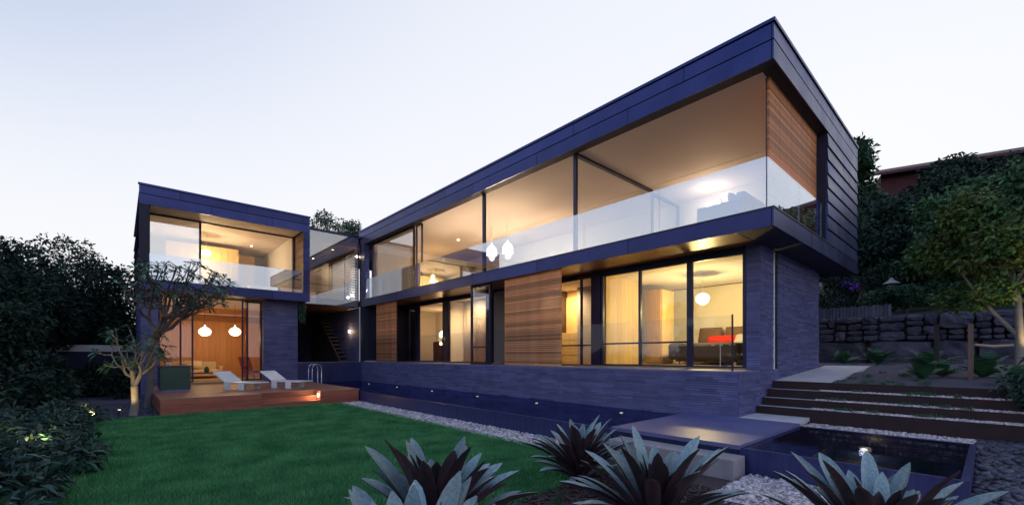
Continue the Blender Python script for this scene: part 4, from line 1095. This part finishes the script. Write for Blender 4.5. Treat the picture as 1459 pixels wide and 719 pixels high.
for i in range(3):
    for k in range(7):
        y = g_.uniform(.2, 2.3); x = g_.uniform(XR[i] + .06, XR[i + 1] - .1)
        o = place('grass_tuft', TLOW[k % 4], None, (x, y, LEV[i] + .005), (0, 0, g_.uniform(0, 6)))
        tag(o, ['low green tuft in the gravel of the lowest steel step', 'low green tuft in the gravel of the second steel step', 'low green tuft in the gravel of the third steel step'][i], 'grass tuft', ['tufts on the lowest step', 'tufts on the second step', 'tufts on the third step'][i])
for k in range(16):
    x = g_.uniform(11.3, 14); y = g_.uniform(.8, 2.2)
    o = place('grass_tuft', TLOW[k % 4], None, (x, y, zpath(x) - .03), (0, 0, g_.uniform(0, 6)))
    tag(o, 'low green tuft in the gravel beside the side path', 'grass tuft', 'tufts beside the side path')

# --- frangipani trees
def frangipani(label, base, fork, r0, c, Rr, ntip, seed, levels, L=.24, lv=11, bark='bark_grey'):
    g = np.random.default_rng(seed); t = thing('frangipani_tree', label, 'tree', base)
    # tips on the upper side of a flat dome, along the camera-free axes
    P = []
    while len(P) < ntip:
        q = g.uniform(-1, 1, 3)
        if .25 < np.linalg.norm(q) < 1 and q[2] > -.75: P.append(np.array(c) + q * np.array(Rr))
    P = np.array(P)
    def cluster(pts, k):
        cen = pts[g.choice(len(pts), k, replace=False)]
        for _ in range(12):
            lab = np.argmin(((pts[:, None] - cen[None]) ** 2).sum(-1), 1)
            cen = np.array([pts[lab == j].mean(0) if (lab == j).any() else cen[j] for j in range(k)])
        return cen, lab
    m = MB(); fork = np.array(fork, float)
    m.tube([base, tuple(np.array(base) * .5 + fork * .5 + np.array([.03, -.02, 0])), tuple(fork)], [r0 * 1.15, r0, r0 * .92], 9)
    nodes = P; parents = []
    chain = [P]; labs = []
    for k in levels: cen, lab = cluster(chain[-1], k); chain.append(cen); labs.append(lab)
    # pull the inner nodes down towards the fork
    pos = [P]
    for i, cen in enumerate(chain[1:]):
        f = (i + 1) / (len(levels) + 1); pos.append(cen * (1 - f) + fork * f + np.array([0, 0, .06]))
    pos.append(fork[None]); labs.append(np.zeros(len(chain[-1]), int))
    nlev = len(pos); dirs = None
    for i in range(nlev - 1):
        ra = r0 * [.13, .20, .33, .52, .75][i]; rb = r0 * [.18, .30, .5, .78, .95][i]
        for j, p in enumerate(pos[i]):
            q = pos[i + 1][labs[i][j]]; mid = (p + q) / 2 + np.array([g.normal(0, .05), g.normal(0, .05), -.10]) * np.linalg.norm(p - q)
            m.tube([tuple(q), tuple(mid), tuple(p)], [rb, (ra + rb) / 2, ra], 7 if i > 1 else 5)
    m.build('trunk', bark, t, smooth=True)
    LP = []; LD = []
    for j, e in enumerate(P):
        d = e - pos[1][labs[0][j]]; d = Vector(d / np.linalg.norm(d)); d = (d + Vector((0, 0, .5))).normalized()
        b_ = d.cross(Vector((.3, .2, 1))).normalized(); c_ = d.cross(b_)
        for i in range(lv):
            a = i * 2.4 + g.uniform(-.3, .3)
            q = (d * g.uniform(-.1, .8) + (b_ * math.cos(a) + c_ * math.sin(a))).normalized()
            LP.append(Vector(e) - d * g.uniform(0, .08)); LD.append(q)
    Pn = np.array(LP); D = np.array(LD); S = norm(np.cross(D, np.array([0, 0, 1.]) + RNG.normal(0, .15, (len(Pn), 3))))
    n = len(Pn); Ln = (L * RNG.uniform(.7, 1.2, n))[:, None]; Wn = Ln * .28
    up = np.array([0, 0, 1.])
    a = Pn + D * Ln * .3; b = Pn + D * Ln * .7 - up * Ln * .08; tip = Pn + D * Ln - up * Ln * .28
    v = np.stack([Pn, a + S * Wn * .35, b + S * Wn * .5, tip, b - S * Wn * .5, a - S * Wn * .35], 1).reshape(-1, 3)
    F = (np.array([[0, 1, 2, 5], [5, 2, 3, 4]])[None] + (np.arange(n) * 6)[:, None, None]).reshape(-1, 4)
    me = mesh_np('crown', v, F, 'leaf_frangipani', np.repeat(RNG.random(n), 2)); me.transform(Matrix.Translation((-base[0], -base[1], -base[2])))
    place('crown', me, t)
    return t
frangipani('small frangipani with its pale trunk lit from below', (.28, 15.66, 0), (.30, 15.64, .80), .085, (.30, 15.6, 1.75), (.85, .85, .75), 40, 5, (16, 7, 3), L=.22, lv=9, bark='bark_pale')
frangipani('tall frangipani with a spreading crown in front of the zinc box', (.66, 17.75, 0), (.72, 17.6, 1.95), .09, (1.30, 17.15, 3.80), (1.6, 1.5, .85), 130, 9, (50, 16, 5, 2), L=.24, lv=7)

# --- garden spike lights
def spike(label, loc, aim, watts, spot=70):
    t = thing('garden_light', label, 'lamp', loc, group='garden spike lights')
    d = (Vector(aim) - Vector(loc)).normalized(); p = Vector(loc) + Vector((0, 0, .16))
    MB().tube([loc, tuple(p)], .012, 6).build('spike', 'frame', t)
    MB().tube([p - d * .04, p + d * .07], [.03, .04], 10).build('head', 'frame', t)
    MB().tube([p + d * .071, p + d * .074], [.034, .034], 10).build('lens', 'lamp_small', t)
    light('garden_light_beam', tuple(p + d * .10), watts, (1, .72, .30), .03, 'SPOT', aim, spot, .6, parent=t)
spike('garden light at the foot of the small frangipani', (-.02, 15.16, 0), (.30, 15.68, 1.3), 8, 110)
spike('garden light hidden in the dark shrubs at far left', (-.80, 8.7, .22), (-1.2, 9.5, .75), 14, 130)
spike('garden light at the end of the low hedge', (-.42, 14.75, 0), (-.9, 14.6, .5), 9, 110)
spike('garden light at the foot of the staked tree at right', (13.0, -.72, 1.14), (13.3, -.4, 3.2), 24, 60)

# --- low broad leaved hedge on the left of the lawn
i = 0
for r_, X in enumerate((-1.0, -1.75, -2.6)):
    for k in range(9 - r_ * 2):
        y = 4.6 + k * 1.25 + r_ * 1.1; x = X + random.uniform(-.12, .12); hh = .34 + .12 * r_ + random.uniform(-.06, .08)
        t = thing('shrub', 'low broad leaved shrub in the hedge along the left of the lawn', 'shrub', (x, y, 0), group='low hedge shrubs')
        bl = clump_blobs((0, 0, hh * .6), (.38, .5, hh * .42), 9, .30, 50 + i, .8); i += 1
        place('foliage', crown_mesh(bl, 1500, .20, .046, 'leaf_hedge', .5, .3, 'foliage'), t)
        m = MB()
        for q in range(4): a = q * 1.6; m.tube([(0, 0, -.02), (.15 * math.cos(a), .15 * math.sin(a), hh * .7)], [.02, .008], 5)
        m.build('stem', 'bark', t) if False else place('stem', m.mesh('stem', 'bark'), t)
# dark shrubs and trees behind the hedge
for i, (x, y, z, R, Rz, nl, mt, lb) in enumerate([
        (-1.6, 17.2, .75, .8, .6, 2200, 'leaf_dark', 'small brown lit shrub left of the frangipani'),
        (-3.2, 15.5, 1.2, 1.3, 1.1, 3600, 'leaf_dark', 'dark shrub behind the far end of the hedge'),
        (-4.0, 12.0, 1.1, 1.3, 1.1, 3600, 'leaf_dark', 'dark shrub behind the middle of the hedge'),
        (-2.3, 20.5, 1.0, 1.3, 1.0, 3400, 'leaf_dark', 'dark shrub below the pale garden wall'),
        (-4.6, 19.5, 1.7, 1.7, 1.6, 4200, 'leaf_dark', 'tall dark shrub under the left trees'),
        (-1.0, 24.3, .75, 1.0, .75, 3000, 'leaf_dark', 'low dark shrub against the pale garden wall'),
        (.0, 22.3, .55, .6, .55, 1800, 'leaf_dark', 'small dark shrub beside the left pier of the house')]):
    t = thing('dark_shrub', lb, 'shrub', (x, y, 0), group='dark shrubs at left')
    bl = clump_blobs((0, 0, z), (R * .75, R * .75, Rz * .7), 14, R * .42, 80 + i, .8)
    place('foliage', crown_mesh(bl, nl, .20, .08, mt, .4, .25, 'foliage'), t)
    place('stem', trunk_mb((0, 0, -.02), (0, 0, z), .05, bl, 6).mesh('stem', 'bark'), t)
TREES = [
    ('broad dark evergreen tree left of the zinc box', (-2.2, 32.0, 0), (-2.2, 32.0, 3.7), (4.2, 4.2, 2.7), 46, 1.25, 44200, .22, .085, 'leaf_dark', 1, .28),
    ('dark evergreen tree at the left edge of the picture', (-4.6, 26.0, 0), (-4.6, 26.0, 3.3), (3.0, 3.4, 2.5), 34, 1.1, 34000, .22, .085, 'leaf_dark', 2, .24),
    ('lower dark tree in front of the left evergreens', (-3.9, 22.5, 0), (-3.9, 22.6, 2.6), (2.1, 2.3, 1.5), 26, .8, 23800, .22, .085, 'leaf_dark', 3, .16),
    ('dark tree beside the left wall of the back wing', (-1.6, 27.5, 0), (-1.9, 28.2, 2.6), (1.9, 2.6, 1.5), 26, .85, 23800, .22, .085, 'leaf_dark', 4, .16),
    ('dark garden tree beyond the left border', (-9.5, 7.5, 0), (-9.5, 7.5, 3.4), (2.2, 2.6, 2.2), 22, .95, 7000, .36, .15, 'leaf_dark', 5, .18),
    ('second dark garden tree beyond the left border', (-10.5, 13.0, 0), (-10.5, 13.0, 3.9), (2.4, 2.6, 2.6), 22, 1.0, 7000, .36, .15, 'leaf_dark', 6, .18),
    ('sparse sage green tree behind the link roof', (13.6, 37.5, 0), (14.0, 37.9, 12.2), (2.3, 2.3, 1.4), 24, .62, 3200, .26, .10, 'leaf_sage', 7, .14),
    ('dark tree rising behind the right end of the house', (33.0, 6.6, 4.0), (33.0, 6.2, 11.2), (2.0, 1.7, 4.0), 34, .85, 15000, .34, .14, 'leaf_mid', 8, .2),
    ('wide dark tree in front of the red roofed house', (31.0, 2.9, 4.0), (31.0, 2.9, 7.9), (2.8, 3.6, 2.9), 40, 1.0, 21000, .32, .13, 'leaf_dark', 9, .22),
    ('tall green tree at the right edge of the picture', (26.0, -1.4, 4.0), (26.0, -1.2, 6.5), (2.8, 3.0, 2.8), 44, .95, 26000, .28, .12, 'leaf_green', 10, .22),
    ('green tree above the stone wall at right', (23.0, .6, 3.4), (22.8, .6, 5.3), (1.9, 1.8, 1.9), 34, .62, 17000, .20, .09, 'leaf_green', 12, .13),
    ('tall loose tree hiding the middle of the red roofed house', (38.0, 1.4, 5.0), (38.0, 1.4, 10.6), (2.4, 3.0, 3.0), 34, .95, 16000, .30, .12, 'leaf_dark', 17, .2),
    ('small dark tree above the picket fence', (26.0, 4.2, 3.8), (26.0, 4.0, 6.0), (1.9, 1.8, 1.8), 26, .72, 12000, .24, .10, 'leaf_dark', 14, .13),
    ('dark tree far right of the picture frame', (18.5, -5.5, 1.4), (18.5, -5.0, 3.0), (1.6, 1.8, 1.4), 20, .6, 8000, .28, .12, 'leaf_dark', 15, .15),
]
for (lb, base, c, R, nb, rb, nl, L, W, mt, sd, r) in TREES:
    tree('evergreen_tree' if 'sage' not in lb else 'sparse_tree', lb, base, c, R, nb, rb, nl, L, W, mt, sd, r)
# staked tree with autumn leaves
t = thing('staked_tree', 'slim staked tree lit from below with yellow orange leaves', 'tree', (13.25, -.36, 1.15))
bl = clump_blobs((13.8, -.25, 3.75), (1.15, 1.35, 1.25), 44, .36, 31, .8)
me = crown_mesh(bl, 14000, .11, .062, 'leaf_autumn', .2, .2); me.transform(Matrix.Translation((-13.25, .36, -1.15))); place('crown', me, t)
m = MB(); m.tube([(13.25, -.36, 1.1), (13.27, -.36, 1.9), (13.32, -.34, 2.7), (13.42, -.25, 3.6)], [.075, .065, .05, .02], 8)
m.tube([(13.28, -.36, 2.0), (13.3, -.02, 2.5), (13.35, .3, 3.1), (13.4, .6, 3.7)], [.045, .038, .028, .01], 7)
for b in bl[::3]: m.tube([(13.36, -.28, 3.0), ((13.36 + b[0]) / 2, (-.28 + b[1]) / 2, (3.2 + b[2]) / 2), b[:3]], [.025, .016, .005], 5)
m.build('trunk', 'bark_pale', t, smooth=True)
for nm, lb, (x, y), zt, mt in (('stake', 'brown timber stake left of the lit tree', (12.8, .30), 2.28, 'timber_old'), ('stake', 'dark timber stake behind the fern', (14.2, .88), 2.37, 'timber_dark')):
    tag(bx(nm, mt, None, x - .04, x + .04, y - .04, y + .04, zpath(x) - .1, zt, bevel=.006), lb, 'stake')
m = MB(); m.tube([(12.8, .25, 1.86), (13.0, 0.0, 1.83), (13.2, -.27, 1.85)], [.028, .028, .028], 6)
tag(m.build('tree_tie', 'webbing', None, smooth=True), 'pale webbing tie between the stake and the lit tree', 'tie')
# ferns and strap plants
def fern_mesh(n, L, seed, up=45):
    g = random.Random(seed); m = MB()
    for k in range(n):
        a = k * 2.4 + g.uniform(-.2, .2); el = rad(g.uniform(up - 22, up + 25)); l = L * g.uniform(.7, 1.1); p = Vector((0, 0, .02)); d = Vector((math.cos(a) * math.cos(el), math.sin(a) * math.cos(el), math.sin(el)))
        sd = Vector((-math.sin(a), math.cos(a), 0)); ns = 12; prev = p
        for i in range(ns):
            t_ = i / (ns - 1); q = p + d * l * (i + 1) / ns - Vector((0, 0, 1)) * l * .45 * ((i + 1) / ns) ** 2
            w = l * .16 * math.sin(math.pi * (.12 + .86 * t_)); m.a = g.random()
            f = (q - prev) * .8
            for s_ in (-1, 1):
                m.add([tuple(prev), tuple(prev + f), tuple(prev + sd * s_ * w + f * 1.3 - Vector((0, 0, .15 * w))), tuple(prev + sd * s_ * w * .9 + f * .7 - Vector((0, 0, .15 * w)))], [(0, 1, 2, 3)])
            prev = q
    return m.mesh('fronds', 'leaf_fern')
for i, (x, y, L, lb) in enumerate([(12.7, 1.0, .55, 'bright green fern between the stake and the top step'), (13.5, .75, .50, 'fern behind the bright green one'), (17.2, 3.2, .6, 'fern at the foot of the stone wall by the path'),
                                   (17.6, 2.4, .7, 'dark fern right of the path end'), (13.6, .15, .7, 'fern behind the brown timber stake'), (12.3, -.3, .5, 'fern at the foot of the lit tree'), (15.6, 1.1, .7, 'fern in front of the boulder wall')]):
    t = thing('fern', lb, 'fern', (x, y, zpath(min(x, 17)) - .05))
    place('fronds', fern_mesh(22, L * 1.45, i, 56), t)
for i, (x, y, z, R, mt, lb, nl) in enumerate([(20.6, 2.0, 3.75, (.8, 1.5, .32), 'leaf_mid', 'flat spreading juniper above the stone wall', 5000), (20.5, 4.2, 3.4, (.7, .9, .5), 'leaf_dark', 'dark bush above the wall beside the house', 2600),
                                          (20.6, -.8, 3.6, (.9, 1.4, .7), 'leaf_mid', 'green bush above the wall at right', 4000), (10.75, -.62, 1.15, (.42, .42, .50), 'leaf_hedge', 'leafy shrub at the right end of the steel steps', 2200), (24, 2.6, 4.6, (1.2, 1.6, 1.0), 'leaf_dark', 'dark shrub behind the stone lantern', 4200)]):
    base = (x, y, z - R[2] - .25)
    t = thing('bush', lb, 'bush', base)
    bl = clump_blobs((0, 0, R[2] + .25), R, 20, min(R) * .55 + .08, 130 + i, .7)
    place('foliage', crown_mesh(bl, nl, .13, .05, mt, .3, .2, 'foliage'), t); place('stem', trunk_mb((0, 0, -.05), (0, 0, R[2]), .04, bl, 8).mesh('stem', 'bark'), t)
t = thing('flowering_shrub', 'purple flowering shrub beside the right end of the house', 'shrub', (21.5, 4.6, 3.0))
bl = clump_blobs((0, 0, 1.3), (.7, .9, .9), 16, .35, 141); place('foliage', crown_mesh(bl, 2600, .12, .06, 'leaf_dark', .3, .2, 'foliage'), t)
bl2 = clump_blobs((-.2, -.1, 1.4), (.8, .9, .9), 9, .18, 142); place('flowers', crown_mesh(bl2, 900, .09, .07, 'flower', .3, .2, 'flowers'), t)
place('stem', trunk_mb((0, 0, -.1), (0, 0, 1.2), .04, bl, 7).mesh('stem', 'bark'), t)
t = thing('hanging_plant', 'trailing plant hanging from the corner of the zinc box', 'plant', (6.22, 21.2, S0))
bl = [(0, 0, -.12 - .09 * k, .14 - .008 * k, .10, .12) for k in range(9)]
place('foliage', crown_mesh(bl, 420, .12, .03, 'leaf_frangipani', .1, .5, 'foliage'), t)

# --- stone retaining wall with picket fence, lantern
wall = thing('retaining_wall', 'rough stone retaining wall beyond the side path', 'wall', (19.2, 2, 1.2))
bx('core', 'rock', wall, 19.35, 19.8, -4, 6, 1.0, 2.95)
g2 = random.Random(77)
def rock(mb, x0, x1, y0, y1, z0, z1, n=4):
    """rough block: a box grid with jittered, rounded vertices"""
    c = Vector(((x0 + x1) / 2, (y0 + y1) / 2, (z0 + z1) / 2)); h = Vector(((x1 - x0) / 2, (y1 - y0) / 2, (z1 - z0) / 2)); vs = {}; fs = []
    def vid(i, j, k):
        if (i, j, k) not in vs:
            u = Vector((i / n * 2 - 1, j / n * 2 - 1, k / n * 2 - 1)); rr = 1 - .10 * (abs(u.x * u.y) + abs(u.y * u.z) + abs(u.x * u.z)) / 3 * 2
            vs[(i, j, k)] = (len(vs), tuple(c + Vector((u.x * h.x * rr, u.y * h.y * rr, u.z * h.z * rr)) + Vector([g2.uniform(-.16, .16) * min(h) for _ in range(3)])))
        return vs[(i, j, k)][0]
    for a in range(n):
        for b in range(n):
            fs += [(vid(0, a, b), vid(0, a, b + 1), vid(0, a + 1, b + 1), vid(0, a + 1, b)), (vid(n, a, b), vid(n, a + 1, b), vid(n, a + 1, b + 1), vid(n, a, b + 1)),
                   (vid(a, 0, b), vid(a + 1, 0, b), vid(a + 1, 0, b + 1), vid(a, 0, b + 1)), (vid(a, n, b), vid(a, n, b + 1), vid(a + 1, n, b + 1), vid(a + 1, n, b)),
                   (vid(a, b, 0), vid(a, b + 1, 0), vid(a + 1, b + 1, 0), vid(a + 1, b, 0)), (vid(a, b, n), vid(a + 1, b, n), vid(a + 1, b + 1, n), vid(a, b + 1, n))]
    mb.add([v for _, v in sorted(vs.values())], fs); return mb
def wall_stones(y0, y1, z0, z1, depth):
    """split a rectangle of wall face into uneven stones"""
    w, h = y1 - y0, z1 - z0
    if depth == 0 or (w < .75 and h < .34) or (depth < 3 and g2.random() < .12):
        d = g2.uniform(0, .14) + .10 * (h > .5)
        rock(MB(), 19.08 - d, 19.5, y0 + .012, y1 - .012, z0 + .01, z1 - .01, 4).build('stone', 'rock', wall); return
    if w > h * 1.6: c = y0 + w * g2.uniform(.32, .68); wall_stones(y0, c, z0, z1, depth - 1); wall_stones(c, y1, z0, z1, depth - 1)
    else: c = z0 + h * g2.uniform(.35, .65); wall_stones(y0, y1, z0, c, depth - 1); wall_stones(y0, y1, c, z1, depth - 1)
for y in (-3.9, -1.6, .3, 2.9): wall_stones(y, {-3.9: -1.6, -1.6: .3, .3: 2.9, 2.9: 5.6}[y], 1.2, 2.12, 1)
for y in (-3.9, -1.9, 0., 1.9, 3.8): wall_stones(y, y + 1.9 if y < 3.7 else 5.6, 2.12, 2.98, 5)
fen = thing('picket_fence', 'low grey picket fence on top of the stone wall', 'fence', (19.5, 3.8, 2.95))
for zr in (3.02, 3.24): bx('rail', 'fence_grey', fen, 19.53, 19.56, 2.3, 5.4, zr, zr + .05)
for i in range(30):
    y = 2.32 + i * .103; bx('picket', 'fence_grey', fen, 19.50, 19.528, y, y + .085, 2.9, 3.38 + .02 * math.sin(i * 2.1))
ln = thing('stone_lantern', 'small stone lantern in the dark shrubs above the wall', 'lantern', (21.5, 2.55, 3.3))
MB().lathe((21.5, 2.55, 3.2), [(0, 0), (.14, 0), (.10, .1), (.08, .75), (.16, .82), (.16, .9), (0, .9)], 12).build('post', 'rock', ln)
bx('light_box', 'rock', ln, 21.40, 21.60, 2.45, 2.65, 4.10, 4.32)
MB().lathe((21.5, 2.55, 4.32), [(.26, 0), (.24, .03), (.08, .14), (.05, .22), (0, .24)], 8).build('cap', 'sandstone', ln)
# --- neighbour's house on the hill
nb = thing('neighbour_house', 'red brick house with long dark red roof on the hill', 'house', (48, 3, 8))
hx = Vector((.319, -.948, 0)); hn = Vector((-.948, -.319, 0))     # along its front, outward normal
P0 = Vector((45.5, 6.04, 9.1))
def nbx(nm, mt, a, b, d0, d1, z0, z1): return MB().obox(P0 + hx * a - hn * d0 + Vector((0, 0, z0)), hx, -hn, Vector((0, 0, 1)), b - a, d1 - d0, z1 - z0).build(nm, mt, nb)
nbx('wall', 'brick_red', 0, 22, 0, 7, -3, 7.05)
for i, (a, b, z0, z1) in enumerate([(.6, 2.0, 3.4, 4.9), (3.4, 4.6, 4.6, 6.0), (6.4, 7.2, 4.6, 6.0), (8.6, 11.2, 5.2, 6.5), (12.2, 14.6, 5.2, 6.5)]):
    o_ = MB().obox(P0 + hx * a + hn * .06 + Vector((0, 0, z0)), hx, -hn, Vector((0, 0, 1)), b - a, .05, z1 - z0).build('window', 'white', nb)
    q = (b - a - .12) / 2
    for s_ in (0, 1): MB().obox(P0 + hx * (a + .05 + s_ * (q + .02)) + hn * .075 + Vector((0, 0, z0 + .06)), hx, -hn, Vector((0, 0, 1)), q, .012, z1 - z0 - .12).build('pane', 'dark_pane', o_)
m = MB(); a = P0 - hx * .9 + hn * .9; b = P0 + hx * 22.5 + hn * .9; r_ = Vector((0, 0, 1))
v = [a + r_ * 6.75, b + r_ * 6.75, b - hn * 5 + r_ * 8.6, a - hn * 5 + r_ * 8.6, a + r_ * 6.95, b + r_ * 6.95, b - hn * 5 + r_ * 8.8, a - hn * 5 + r_ * 8.8]
m.add([tuple(q) for q in v], [(3, 2, 1, 0), (4, 5, 6, 7), (0, 1, 5, 4), (1, 2, 6, 5), (2, 3, 7, 6), (3, 0, 4, 7)]); m.build('roof', 'roof_red', nb)
# --- garden walls at left
gw = thing('garden_wall', 'pale rendered garden wall behind the frangipani', 'wall', (-1.2, 25, 0))
bx('wall_body', 'stone_core', gw, -6, .52, 25.6, 25.85, 0, 1.80); bx('coping', 'concrete', gw, -6, .54, 25.56, 25.89, 1.801, 2.08)
tag(bx('low_wall', 'coping', None, -3.6, -3.35, 3, 11, 0, .62, bevel=.01), 'low blue grey wall behind the hedge at the left edge', 'wall')
